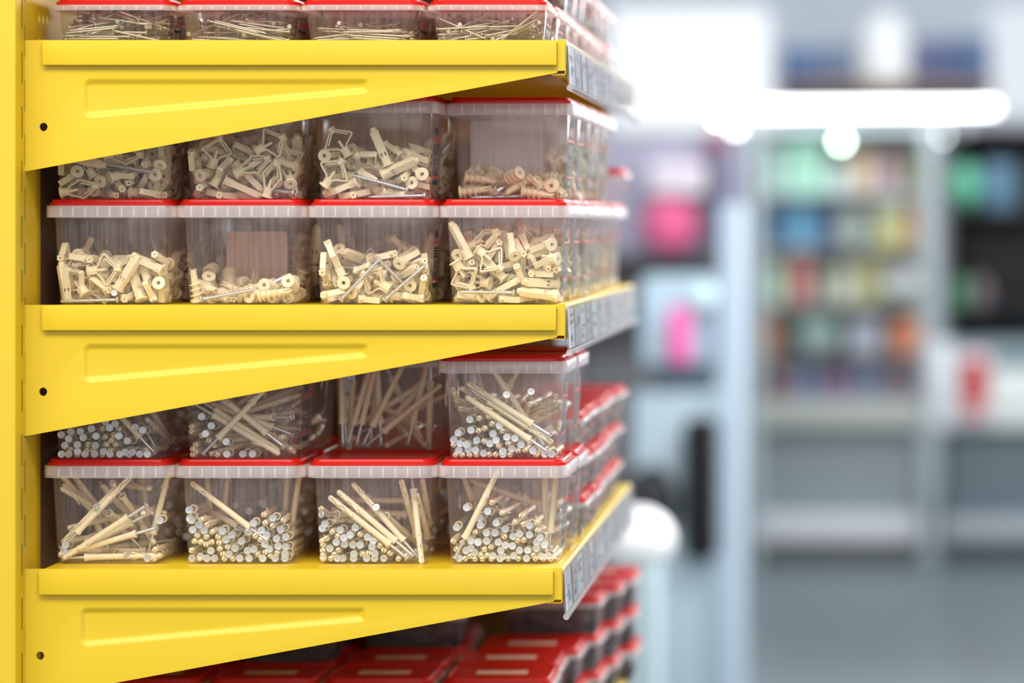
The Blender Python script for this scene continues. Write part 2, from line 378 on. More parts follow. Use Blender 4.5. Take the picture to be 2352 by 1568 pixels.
# ------------------------------------------------------------------ what lies in the tubs
# Frame plugs: where each one's nail head ('H', head towards the aisle), plug tip ('T', tip towards
# the aisle) or whole length ('L': tip, collar or head, depth of the tip in mm, way it leans) lies.
PLUGS = {
 'B1T1': ((90, 1090, 7.128),
  [(1970, 750), (1770, 1390), (425, 1150), (395, 1255)],
  [(1860, 1440), (1880, 1230), (255, 1310), (1690, 640)],
  [(225, 1170, 1160, 220, 'c', 12, 0), (1400, 130, 600, 950, 'c', 9, 0), (300, 1430, 1460, 690, 'c', 3, 0), (480, 1250, 1500, 960, 'c', 9, 0),
   (560, 1330, 1490, 850, 'c', 15, 0), (290, 215, 900, 760, 'c', 22, 1), (210, 160, 800, 900, 'c', 30, 1), (520, 190, 760, 700, 'c', 42, 1),
   (640, 110, 1000, 800, 'c', 48, 1), (1800, 215, 1000, 215, 'c', 34, 1), (1760, 900, 1520, 300, 'c', 60, -1), (1650, 900, 1310, 540, 'c', 70, -1),
   (330, 880, 1300, 680, 'c', 36, 1), (1920, 1320, 620, 1370, 'c', 8, 0), (500, 1090, 1300, 980, 'c', 24, 1), (1880, 1120, 1300, 600, 'c', 26, 1),
   (900, 1200, 1400, 1215, 'c', 60, -1), (2000, 620, 1200, 560, 'c', 38, 1), (1150, 300, 1600, 980, 'c', 56, 1), (1930, 800, 1860, 1250, 'c', 30, 0),
   (700, 1250, 1300, 1250, 'c', 44, 0), (420, 700, 600, 1250, 'c', 60, 0), (1000, 600, 1500, 1150, 'c', 66, 0), (900, 1300, 1700, 1200, 'c', 76, 0),
   (1750, 260, 1790, 1000, 'c', 84, 0)]),
 'B1T2': ((390, 1090, 7.128),
  [(273, 578), (275, 718), (345, 745), (475, 822), (372, 900), (555, 915), (855, 925), (1010, 988), (907, 1070), (1170, 1090), (1065, 1205), (667, 1245),
   (960, 1305), (355, 1382), (498, 1340), (600, 1400), (728, 1400), (1137, 1390), (1297, 1418), (1520, 1425), (1718, 1420), (1882, 1413), (1886, 1295),
   (1890, 1190), (1765, 1175), (1625, 1220), (1555, 1135), (1365, 1225), (1265, 1245), (1740, 1050), (1898, 1020), (1580, 990), (1490, 915),
   (1272, 940), (1362, 795), (1680, 712), (1810, 900)],
  [(505, 735), (590, 830), (430, 1000), (585, 1020), (770, 1020), (385, 1095), (495, 1105), (670, 1105), (790, 1120), (580, 1150), (340, 1245), (800, 1220),
   (930, 1190), (860, 1300), (885, 1425), (1020, 1425), (480, 1430), (1435, 1310), (1550, 1270), (1640, 1335), (1750, 1285), (1530, 660), (1550, 790),
   (1675, 840), (1855, 750), (1380, 1010), (1470, 1070), (680, 940)],
  [(265, 125, 1250, 830, 'c', 22, -1), (430, 610, 1000, 780, 'c', 64, -1), (660, 110, 700, 800, 'c', 88, 0), (885, 120, 840, 800, 'c', 86, 0),
   (2020, 330, 1965, 930, 'c', 60, 0), (1890, 120, 1870, 750, 'c', 84, 0)]),
 'B1T3': ((695, 1090, 7.128),
  [(360, 810), (315, 880), (615, 905), (860, 870), (775, 985), (670, 1035), (548, 1105), (440, 1210), (680, 1145), (820, 1150), (940, 1150), (1055, 1025),
   (1150, 1085), (1130, 1180), (835, 1300), (1180, 1290), (325, 1355), (565, 1405), (655, 1400), (835, 1410), (1042, 1420), (1170, 1405), (1327, 1393)],
  [(930, 980), (470, 940), (380, 1050), (260, 1090), (325, 1160), (255, 1240), (240, 1320), (580, 1240), (500, 1310), (450, 1380), (330, 1405),
   (970, 1300), (1075, 1285), (1255, 1160), (1325, 1240), (1425, 1290), (560, 1010), (1700, 1330), (1560, 1420)],
  [(385, 320, 1430, 1170, 'c', 4, 0), (625, 310, 1535, 1090, 'c', 7, 0), (880, 210, 1660, 1120, 'c', 14, 0), (1700, 960, 1480, 650, 'c', 58, -1),
   (1610, 80, 1765, 1060, 'c', 10, 1), (1910, 1440, 1760, 210, 'c', 6, 1), (1865, 310, 1930, 1100, 'c', 16, 1), (1970, 150, 1975, 900, 'c', 34, 1),
   (245, 560, 330, 850, 'c', 12, 1), (1300, 650, 450, 570, 'c', 70, -1), (450, 650, 1200, 700, 'c', 30, 1), (570, 750, 1200, 800, 'c', 26, 1),
   (700, 420, 1600, 420, 'c', 78, 0), (850, 600, 1560, 650, 'c', 66, 0)]),
 'B1T4': ((1000, 1090, 7.128),
  [(507, 540), (343, 865), (718, 715), (852, 600), (730, 830), (993, 790), (830, 955), (970, 955), (1140, 890), (1540, 830), (1540, 985), (1375, 970),
   (1270, 1010), (1710, 1035), (580, 1085), (695, 1105), (840, 1085), (1027, 1105), (1145, 1155), (1258, 1165), (1375, 1240), (1510, 1240), (1655, 1110),
   (1780, 1155), (1650, 1210), (575, 1205), (640, 1275), (495, 1245), (1070, 1240), (940, 1330), (1103, 1340), (1278, 1330), (385, 1370), (1060, 1420),
   (1487, 1385), (1730, 1335), (1845, 1330)],
  [(780, 480), (915, 460), (1080, 630), (1400, 680), (1290, 785), (1430, 820), (1650, 790), (1670, 910), (640, 945), (1130, 1020), (1340, 1080), (1440, 1070),
   (270, 1095), (430, 1120), (340, 1225), (800, 1230), (900, 1190), (560, 1340), (480, 1385), (735, 1320), (835, 1330), (640, 1415), (760, 1420),
   (905, 1420), (1190, 1415), (1355, 1420), (1595, 1330), (1635, 1435), (1765, 1420), (1880, 1420)],
  [(880, 60, 430, 1010, 'c', 4, 0), (340, 320, 480, 830, 'c', 80, 0), (1795, 480, 1800, 1050, 'c', 56, 0), (1910, 440, 1880, 1060, 'c', 40, 0),
   (1010, 250, 1700, 500, 'c', 86, 0)]),
 'B2T1': ((100, 860, 7.128),
  [(285, 985), (440, 935), (600, 930), (400, 1055), (645, 1030), (345, 1160), (545, 1150), (780, 885), (1000, 775), (1075, 870), (1170, 805), (860, 1005),
   (845, 1160), (1230, 1005), (1365, 1085), (1497, 860), (1620, 910), (270, 1328), (400, 1340), (545, 1260), (668, 1358), (825, 1362), (1083, 1365),
   (1240, 1355), (1335, 1270), (1450, 1270), (1405, 1370), (1565, 1380), (1700, 1380), (980, 1260)],
  [(950, 880), (1215, 890), (990, 1020), (1130, 985), (1085, 1080), (710, 1140), (1005, 1145), (1165, 1145), (430, 1225), (690, 1245), (800, 1255),
   (1075, 1240), (1650, 1240), (535, 1370), (950, 1375)],
  [(900, 300, 1590, 1050, 'c', 10, 0), (1690, 730, 1850, 1200, 'c', 12, 1), (1790, 640, 1900, 1150, 'c', 30, 1), (1480, 700, 1700, 1150, 'c', 66, 0)]),
 'B2T2': ((400, 860, 7.128),
  [(440, 690), (600, 840), (505, 970), (845, 1100), (860, 1350), (1112, 1345), (1275, 1345)],
  [(270, 850), (230, 930), (430, 1000), (340, 1150), (255, 1220), (340, 1280), (270, 1380), (700, 1370), (1740, 1030), (560, 1080), (640, 1160)],
  [(1400, 330, 705, 1090, 'c', 3, 0), (740, 340, 1520, 960, 'c', 8, 0), (1790, 1290, 660, 570, 'c', 12, 0), (1770, 1390, 640, 720, 'c', 8, 0),
   (620, 480, 1620, 860, 'c', 22, 0), (580, 1310, 1240, 1130, 'c', 10, 1), (900, 700, 1600, 680, 'c', 34, -1), (1900, 480, 1200, 700, 'c', 46, 0),
   (1930, 1230, 1350, 1180, 'c', 12, 1), (1960, 1340, 1250, 820, 'c', 26, 0), (1950, 700, 1250, 900, 'c', 56, 0), (1900, 870, 1150, 820, 'c', 62, 0),
   (1850, 340, 1100, 640, 'c', 70, 0), (1150, 330, 500, 700, 'c', 76, 0), (1900, 1000, 1000, 1060, 'c', 74, 0), (1500, 1180, 700, 1180, 'c', 60, 0),
   (1250, 300, 1050, 1000, 'c', 84, 0), (1400, 1000, 800, 1000, 'c', 50, 0), (300, 1060, 900, 1000, 'c', 40, 0), (1500, 400, 1800, 1000, 'c', 86, 0)]),
 'B2T4': ((1000, 800, 5.808),
  [(457, 948), (470, 1090), (300, 1128), (225, 1220), (765, 1140), (545, 1230), (850, 1030), (810, 1225), (950, 1185), (1060, 1200), (1140, 1285),
   (725, 1270), (310, 1360), (325, 1270), (415, 1285), (435, 1350), (535, 1355), (640, 1400), (895, 1375), (1015, 1345), (1298, 1365), (1460, 1460),
   (900, 1460), (1550, 1460)],
  [(580, 935), (705, 910), (750, 1005), (650, 1070), (570, 1100), (890, 1100), (640, 1240), (835, 1305), (960, 1270), (1100, 1365), (1195, 1360),
   (800, 1420), (265, 1450), (350, 1455), (450, 1455), (540, 1455), (715, 1460), (990, 1460), (1340, 1460), (210, 1290), (1255, 745)],
  [(350, 600, 1260, 1220, 'c', 4, 0), (1560, 1260, 700, 700, 'c', 8, 0), (330, 520, 1000, 900, 'c', 12, 1), (430, 460, 1295, 1010, 'c', 7, 0),
   (800, 850, 970, 650, 'c', 70, -1), (950, 440, 1300, 960, 'c', 26, 0), (1560, 660, 1100, 900, 'c', 30, 1), (1560, 790, 1100, 1000, 'c', 44, 1),
   (1570, 900, 1150, 1120, 'c', 52, 1), (235, 570, 300, 1000, 'c', 14, 1), (165, 590, 280, 1000, 'c', 26, 1), (340, 700, 900, 860, 'c', 34, 1),
   (340, 800, 900, 950, 'c', 26, 1), (700, 420, 760, 800, 'c', 80, 0), (850, 420, 700, 800, 'c', 74, 0), (1200, 900, 1290, 680, 'c', 60, -1)]),
 'B2T3': ((700, 840, 7.128), [], [],
  [(600, 150, 605, 1045, 'c', 6, 0), (930, 170, 765, 1040, 'c', 8, 0), (1040, 150, 900, 1050, 'c', 10, 0), (1490, 180, 1090, 1060, 'c', 6, 0),
   (1210, 140, 1240, 1020, 'c', 16, 0), (2090, 510, 1370, 1150, 'c', 4, 0), (1660, 1130, 1260, 880, 'c', 14, 1), (1980, 1400, 1500, 1070, 'c', 8, 1),
   (1880, 140, 1740, 1050, 'c', 20, 0), (2050, 1370, 2060, 700, 'c', 24, 0), (540, 180, 520, 1040, 'c', 18, 0), (1390, 1310, 1700, 1120, 'c', 16, 1),
   (1130, 200, 1100, 800, 'c', 36, 0), (2080, 180, 1700, 600, 'c', 40, 0), (1470, 580, 1900, 300, 'c', 34, 0), (780, 1400, 800, 900, 'c', 20, 0),
   (1400, 740, 1800, 900, 'c', 44, 0), (700, 900, 720, 540, 'c', 40, 0), (1500, 1000, 1400, 760, 'c', 56, 0), (2090, 790, 1700, 960, 'c', 52, 0)]),
}
SIM = {
 'M1T1': [('open',(-153,-81,63),(110,132,-65,-79)), ('screw',(60,-453,31),(24,-140,-31,137)), ('open',(211,-261,63),(123,-123,82,-55)), ('half',(-212,-9,64),(26,12,146,133)), ('open',(-87,110,206),(89,13,177,-25)), ('closed',(333,235,64),(57,76,-127,-122)), ('closed',(-432,-393,15),(66,17,18,-187)), ('screw',(251,-351,31),(138,-71,-124,-18)), ('screw',(-313,465,32),(31,130,32,145)), ('screw',(69,152,189),(117,-132,81,-48)), ('screw',(29,-492,95),(37,-15,-146,-130)), ('open',(449,-5,51),(62,-110,-28,153)), ('open',(-375,-114,138),(15,91,21,176)), ('closed',(-13,-363,177),(52,-59,-140,-119)), ('open',(148,-78,10),(33,-10,15,196)), ('open',(-477,373,53),(156,-54,104,-45)), ('screw',(-29,412,138),(89,149,-51,-85)), ('open',(438,337,74),(80,68,99,-139)), ('open',(-248,-444,72),(77,-68,-1,172)), ('open',(-268,-273,113),(143,85,110,-4)), ('open',(-57,250,70),(120,21,99,123)), ('open',(-185,385,201),(147,59,-27,-119)), ('half',(288,160,85),(180,51,-47,-52)), ('screw',(-66,188,117),(145,104,-77,-49)), ('open',(-351,-27,45),(135,-50,-94,-102)), ('open',(418,-163,144),(84,98,-50,-144)), ('open',(441,-489,189),(89,-106,117,83)), ('half',(-355,232,93),(137,-20,-68,-127)), ('screw',(13,470,120),(133,-71,-95,90)), ('open',(468,277,269),(41,55,-164,-92)), ('half',(-448,-265,107),(10,-43,-44,-190)), ('half',(117,-138,158),(5,4,163,-115)), ('open',(482,204,306),(50,138,-20,-135)), ('open',(-445,231,261),(128,85,58,-114)), ('open',(47,442,186),(39,-78,-30,177)), ('half',(117,195,267),(106,-139,11,-97)), ('half',(-61,-297,233),(44,114,-33,-155)), ('closed',(275,-437,26),(168,-41,-18,99)), ('open',(284,-333,299),(46,142,133,4)), ('screw',(-192,485,405),(89,87,147,53)), ('half',(-250,231,128),(94,73,85,137)), ('open',(323,320,426),(67,-159,-68,76)), ('screw',(326,474,191),(193,-15,-34,39)), ('open',(-270,20,230),(147,12,135,-4)), ('closed',(48,-438,128),(53,58,5,184)), ('open',(-210,109,222),(148,-100,41,-81)), ('screw',(477,77,223),(22,-106,-44,162)), ('closed',(441,-99,191),(139,-47,60,122)), ('half',(-118,-215,85),(45,35,-22,-190)), ('open',(441,-251,245),(143,-98,-52,85)), ('screw',(45,-90,422),(75,72,160,59)), ('half',(-359,88,380),(35,-104,-144,-85)), ('closed',(-208,81,371),(101,84,106,107)), ('half',(483,-457,300),(135,-95,-57,98)), ('screw',(-184,204,341),(117,111,-117,17)), ('open',(-224,-447,300),(147,11,135,-3)), ('screw',(166,-113,305),(125,-92,-88,90)), ('open',(-453,-141,404),(107,92,-102,98)), ('closed',(-192,145,428),(45,-8,-135,-140)), ('open',(-134,-366,359),(79,82,97,133)), ('open',(-372,-239,444),(129,141,51,32)), ('half',(7,-59,237),(142,121,55,-48)), ('half',(456,-88,358),(151,120,17,-49)), ('open',(-404,168,450),(68,-77,106,135))],
 'M1T2': [('spiral',(-413,-179,61),(109,146,3,83)), ('spiral',(-10,-231,61),(145,-58,-123,-19)), ('spiral',(91,-203,81),(110,-116,-100,-66)), ('screw',(157,-160,31),(120,-142,20,-71)), ('spiral',(485,365,72),(13,146,-32,-132)), ('screw',(-4,49,31),(139,57,-131,3)), ('spiral',(-240,-214,76),(36,-42,146,-125)), ('spiral',(259,-387,61),(74,-92,-113,-115)), ('spiral',(386,-125,61),(129,140,-42,45)), ('spiral',(-273,460,61),(130,139,-44,-42)), ('spiral',(-476,-55,80),(37,-153,3,-123)), ('spiral',(362,236,61),(40,-43,-139,131)), ('screw',(-371,-131,184),(88,-156,-48,-75)), ('spiral',(52,-446,63),(123,-142,2,-70)), ('screw',(141,6,136),(123,1,-156,-22)), ('spiral',(-376,142,61),(109,-146,3,-82)), ('spiral',(55,121,122),(82,113,-116,-85)), ('spiral',(414,-37,62),(144,-125,51,30)), ('spiral',(-458,-243,156),(29,128,-78,129)), ('screw',(-393,-463,33),(139,-51,118,-66)), ('spiral',(181,-352,166),(62,-27,150,114)), ('spiral',(-392,-52,245),(4,-54,177,77)), ('spiral',(120,229,64),(44,-132,-36,139)), ('spiral',(199,30,162),(130,-134,68,20)), ('spiral',(-433,-383,17),(194,26,-5,-39)), ('spiral',(-11,-80,59),(166,-43,-102,8)), ('spiral',(421,-61,193),(113,151,27,-61)), ('spiral',(-333,301,159),(56,-153,-22,-114)), ('spiral',(124,55,68),(104,-57,137,85)), ('spiral',(454,258,301),(6,-193,29,43)), ('spiral',(-437,461,116),(48,36,-132,138)), ('spiral',(256,441,138),(66,-138,-89,92)), ('spiral',(153,-436,69),(83,-103,79,-127)), ('spiral',(-268,320,286),(74,173,-51,46)), ('spiral',(-73,391,41),(156,36,56,-106)), ('screw',(6,476,269),(73,-127,-108,84)), ('spiral',(-175,334,166),(7,69,-116,148)), ('spiral',(422,-445,207),(75,-85,141,86)), ('spiral',(491,441,169),(147,35,-118,-57)), ('screw',(-431,473,209),(72,88,113,-119)), ('spiral',(-67,-376,59),(94,-112,-11,-137)), ('screw',(162,13,158),(143,67,106,-62)), ('spiral',(-449,482,305),(22,34,146,-131)), ('spiral',(-30,454,173),(88,154,10,92))],
 'M1T3': [('half',(318,-187,58),(51,-109,-51,152)), ('screw',(274,41,122),(120,-15,-155,37)), ('open',(197,167,63),(78,-64,133,-110)), ('open',(-454,466,64),(45,-50,139,-127)), ('closed',(261,-48,64),(95,119,-87,-96)), ('screw',(-240,89,30),(16,103,-57,161)), ('open',(-269,-240,62),(26,-70,-120,142)), ('open',(133,-289,63),(109,132,-66,-79)), ('open',(155,-345,63),(110,104,105,79)), ('closed',(375,157,191),(66,-155,-16,106)), ('closed',(11,449,64),(128,36,141,-50)), ('half',(433,271,33),(149,-54,-28,-119)), ('open',(-453,-231,64),(37,24,146,130)), ('open',(-217,-426,94),(106,-122,-39,-111)), ('open',(152,-430,125),(44,-100,-16,167)), ('closed',(-12,385,62),(149,101,-87,11)), ('closed',(52,234,52),(118,4,99,-127)), ('open',(308,391,69),(191,59,-6,-3)), ('closed',(-437,46,124),(152,129,-10,-1)), ('open',(-355,-22,229),(56,61,-140,117)), ('half',(435,-152,64),(130,86,-58,111)), ('open',(-388,451,355),(1,193,19,49)), ('closed',(344,-169,195),(112,-123,-94,58)), ('screw',(-310,-465,23),(153,48,58,104)), ('open',(-282,148,34),(186,25,-68,-1)), ('closed',(73,443,230),(77,100,-144,-56)), ('open',(346,356,327),(65,56,-173,-52)), ('closed',(-212,-157,51),(158,-97,4,-75)), ('closed',(451,451,360),(129,4,17,151)), ('open',(447,339,281),(124,28,54,-145)), ('open',(-452,-192,386),(83,108,-122,80)), ('half',(5,-181,225),(134,-147,0,-23)), ('open',(388,-96,18),(197,-28,-11,-15)), ('open',(-470,193,130),(50,70,118,137)), ('open',(188,470,449),(88,59,-165,36)), ('open',(390,67,354),(17,-137,-135,-51)), ('screw',(61,-408,350),(137,40,-140,-14)), ('open',(-101,-175,249),(12,-85,120,135)), ('open',(451,-24,358),(95,115,108,-78)), ('half',(-383,357,268),(43,-70,143,-113)), ('closed',(13,324,200),(102,155,-72,13)), ('open',(238,147,233),(163,-4,-85,-78)), ('closed',(-274,-501,188),(143,-130,-33,-42)), ('open',(100,-287,255),(131,64,-113,-76)), ('closed',(295,-170,321),(153,100,79,-21)), ('open',(-453,218,411),(70,-127,116,75)), ('open',(322,-132,295),(151,-86,-99,-15)), ('closed',(197,53,482),(112,-139,90,4)), ('screw',(100,-464,24),(94,-68,50,-155)), ('screw',(-302,-269,376),(124,59,135,53)), ('half',(210,327,313),(177,54,-16,-74)), ('open',(-199,371,167),(24,62,28,186)), ('screw',(331,-268,97),(150,77,-27,-104)), ('screw',(21,-220,329),(84,98,-102,-113)), ('open',(-449,-59,321),(13,-57,-127,-143)), ('screw',(116,474,187),(38,61,20,185)), ('screw',(144,-513,383),(98,-97,104,101)), ('closed',(-453,-186,398),(27,-12,-118,-159)), ('open',(-42,76,290),(144,123,9,62)), ('open',(325,434,389),(143,0,65,-124)), ('screw',(-18,129,192),(114,-6,-111,-121)), ('closed',(-81,-41,382),(11,83,90,-158)), ('closed',(336,-442,159),(135,-89,80,87)), ('open',(-296,128,376),(4,-146,-31,-133)), ('screw',(256,-17,462),(120,-39,-154,21)), ('closed',(303,282,469),(16,94,-69,-162)), ('closed',(-361,-243,509),(50,-59,172,68)), ('screw',(101,162,264),(6,-118,-41,156)), ('closed',(178,-194,236),(121,121,-3,104)), ('closed',(-138,358,382),(150,66,-113,20)), ('screw',(74,162,356),(46,-102,-90,139)), ('open',(226,-389,362),(61,4,106,158)), ('half',(-299,-382,246),(143,28,-31,-134)), ('half',(-71,-133,405),(135,123,42,69))],
 'M1T4': [('closed',(486,-435,62),(75,117,-60,-131)), ('half',(281,-305,64),(89,-66,-131,104)), ('open',(453,-357,63),(41,21,-146,-129)), ('closed',(-142,434,64),(100,-106,104,-90)), ('closed',(287,359,64),(73,-61,-134,114)), ('screw',(90,-469,98),(139,33,-137,-30)), ('closed',(-75,-75,64),(40,65,132,129)), ('half',(55,253,154),(137,145,4,4)), ('closed',(468,-254,173),(49,130,42,-137)), ('half',(-381,117,63),(4,-20,145,136)), ('closed',(-44,271,61),(154,-78,99,-18)), ('open',(229,232,63),(48,-75,127,-126)), ('half',(-309,-25,55),(118,74,73,124)), ('open',(268,-135,204),(72,-101,-145,-60)), ('open',(361,-201,156),(115,-131,-41,-89)), ('open',(-290,255,55),(131,-73,77,-108)), ('open',(-53,387,174),(110,94,86,109)), ('half',(446,112,173),(30,-8,-165,-108)), ('screw',(94,-262,25),(168,-68,54,65)), ('open',(-219,-424,63),(73,58,-135,-114)), ('open',(409,-176,295),(46,-34,-142,128)), ('screw',(139,-262,115),(87,101,-108,-103)), ('closed',(-275,433,27),(125,-41,-21,149)), ('screw',(-353,-11,24),(182,-76,-21,26)), ('open',(-472,-454,392),(53,33,189,18)), ('half',(211,-194,129),(122,36,-84,129)), ('screw',(-166,35,225),(109,125,6,111)), ('open',(-439,205,147),(125,-92,63,109)), ('open',(-215,436,110),(5,-36,-14,-196)), ('half',(452,170,286),(99,-172,-18,14)), ('half',(-146,-397,183),(35,-134,16,143)), ('open',(-237,-168,173),(117,24,159,18)), ('open',(238,-143,324),(92,23,148,95)), ('open',(-300,366,164),(94,28,-109,136)), ('half',(-285,390,314),(114,140,84,-14)), ('half',(172,193,153),(62,-59,70,-167)), ('open',(-472,-196,108),(179,-6,88,9)), ('closed',(53,-308,207),(144,-138,7,-9)), ('closed',(328,-101,465),(109,166,16,13)), ('half',(-291,83,316),(131,-115,20,96)), ('closed',(-215,169,396),(4,-67,119,146)), ('open',(475,300,356),(60,28,-174,-73)), ('closed',(-458,-90,366),(136,139,9,47)), ('closed',(-172,-305,55),(96,-47,96,-139)), ('half',(457,-87,478),(82,131,111,-63)), ('half',(-473,-29,321),(90,-18,175,33)), ('open',(200,-91,338),(83,64,-139,-98)), ('open',(272,284,268),(108,-48,-97,128)), ('closed',(-342,-406,420),(94,-33,-35,170)), ('open',(438,-449,544),(146,-112,-76,15)), ('open',(29,333,304),(116,161,-18,-17)), ('half',(-441,-63,19),(196,14,30,23)), ('open',(-254,-321,394),(49,-40,-135,-133)), ('screw',(-329,401,504),(55,124,102,106)), ('half',(-205,367,390),(11,-159,-2,-121)), ('open',(-477,454,440),(190,18,50,32)), ('open',(497,-468,410),(46,102,-89,-140)), ('open',(143,314,498),(188,64,-20,-4)), ('closed',(452,452,372),(123,4,-158,-12)), ('open',(279,454,432),(2,79,15,183)), ('half',(-135,-102,279),(148,116,37,57)), ('closed',(-9,-393,221),(19,79,-20,-182)), ('open',(367,358,571),(18,41,-111,160)), ('closed',(-50,456,443),(183,3,32,74)), ('open',(169,491,426),(135,145,26,0)), ('closed',(463,377,496),(64,-7,-171,82)), ('half',(-366,-256,507),(153,-2,106,-73)), ('half',(-167,171,324),(151,110,39,58)), ('screw',(14,-489,471),(29,116,-15,-160)), ('screw',(487,-490,514),(70,131,-101,-88)), ('open',(102,475,681),(76,-5,179,-45)), ('half',(411,123,440),(62,145,-53,-111)), ('open',(-266,-436,506),(19,179,20,84)), ('open',(95,-485,436),(106,-85,42,141)), ('open',(478,8,459),(136,53,-136,-10)), ('closed',(-460,323,534),(111,166,-17,7)), ('open',(-42,270,357),(92,-43,-65,160)), ('half',(239,278,498),(43,-61,107,-152)), ('open',(-361,18,363),(114,-4,-34,-161)), ('open',(-99,-155,368),(118,3,25,159)), ('open',(43,-121,451),(61,104,-93,130)), ('closed',(-251,95,386),(21,43,-66,183)), ('closed',(39,390,484),(75,53,-133,118)), ('open',(-168,24,521),(179,-72,50,19)), ('closed',(-461,-344,440),(165,-99,52,21)), ('open',(-221,-109,473),(115,28,114,-113)), ('open',(243,-215,350),(129,-24,-28,148)), ('open',(-41,335,483),(129,57,-87,-112)), ('open',(127,197,478),(134,34,-97,107)), ('half',(176,52,426),(181,64,-31,48))],
 'M2T1': [('open',(-400,-37,63),(111,106,102,77)), ('open',(140,-337,63),(112,107,102,76)), ('half',(340,16,64),(133,146,17,29)), ('open',(-469,292,63),(124,-124,79,-53)), ('closed',(25,209,64),(15,-1,-148,134)), ('open',(435,279,47),(97,61,89,-138)), ('open',(-307,-273,45),(156,-56,-91,-65)), ('closed',(-117,-142,64),(133,142,39,22)), ('closed',(143,-101,56),(119,29,104,-119)), ('half',(-240,255,59),(79,111,-67,131)), ('open',(265,186,45),(144,67,-83,89)), ('open',(430,460,113),(118,125,-96,-33)), ('half',(-488,-434,58),(7,-127,17,-154)), ('half',(-4,-124,127),(129,124,81,-41)), ('open',(348,-254,132),(150,-131,-17,-1)), ('half',(-325,304,163),(39,-10,-164,108)), ('open',(-476,451,320),(76,-36,179,-29)), ('half',(18,266,59),(88,55,103,136)), ('half',(-264,-83,159),(142,-65,102,-72)), ('closed',(99,-95,198),(29,11,150,-128)), ('open',(402,-478,225),(94,-136,-76,-83)), ('open',(46,457,137),(110,123,-107,-40)), ('closed',(-37,234,182),(43,-131,62,-131)), ('closed',(444,54,291),(129,-140,-61,-3)), ('open',(-321,-479,260),(3,75,-147,-113)), ('open',(-195,-382,67),(179,-89,6,10)), ('half',(196,70,293),(140,73,118,-35)), ('open',(-261,-152,435),(39,92,-146,-94)), ('open',(-155,494,181),(132,144,-20,36)), ('half',(225,255,203),(54,-3,-70,-180)), ('open',(-286,-245,310),(19,35,-155,-120)), ('closed',(-124,-440,161),(12,-54,-104,-162)), ('open',(-26,-462,198),(62,70,98,147)), ('screw',(-158,-420,294),(53,63,132,126)), ('open',(155,166,290),(38,-61,-161,94)), ('closed',(260,238,306),(152,102,73,-32)), ('open',(-446,-214,260),(135,65,-71,112)), ('closed',(-424,-452,391),(126,7,155,-5)), ('half',(382,-311,237),(148,-108,-46,66)), ('closed',(-261,-8,151),(157,-105,-59,24)), ('half',(172,465,213),(139,116,-36,-77)), ('closed',(443,486,218),(109,84,-75,125)), ('screw',(388,91,170),(157,-18,-110,-53)), ('open',(-362,253,290),(59,-53,119,-140)), ('screw',(-91,-416,329),(69,-115,100,-110)), ('closed',(-430,300,256),(148,-49,124,9)), ('closed',(-297,214,178),(106,-55,100,-126)), ('half',(221,232,424),(138,106,-94,27)), ('screw',(28,27,277),(136,5,-145,-20)), ('half',(111,-282,366),(59,19,-144,-124)), ('open',(448,-481,312),(140,-54,63,117)), ('half',(-123,465,608),(81,36,-179,-12)), ('half',(145,332,474),(104,69,-143,63)), ('closed',(461,-82,467),(93,-154,53,69)), ('closed',(215,-377,361),(2,-141,11,142)), ('open',(-144,-283,255),(153,-62,12,112)), ('half',(412,-173,468),(70,62,-156,84)), ('open',(-292,267,444),(112,142,-82,-23)), ('half',(-260,-22,432),(57,31,143,123)), ('open',(498,305,433),(25,-145,-35,131)), ('closed',(-455,-231,434),(34,-40,136,137)), ('half',(-73,-453,412),(2,140,-10,142)), ('half',(16,-153,495),(93,109,126,62)), ('half',(-453,390,342),(77,19,64,-172)), ('screw',(514,486,446),(154,-22,-124,20)), ('closed',(331,450,279),(148,-13,51,-123)), ('closed',(-191,-363,199),(1,-48,-1,194)), ('half',(-47,-193,394),(116,98,0,-130)), ('closed',(307,-9,446),(49,26,-123,148)), ('half',(-234,284,358),(55,61,71,168)), ('closed',(9,372,332),(193,-29,42,1))],
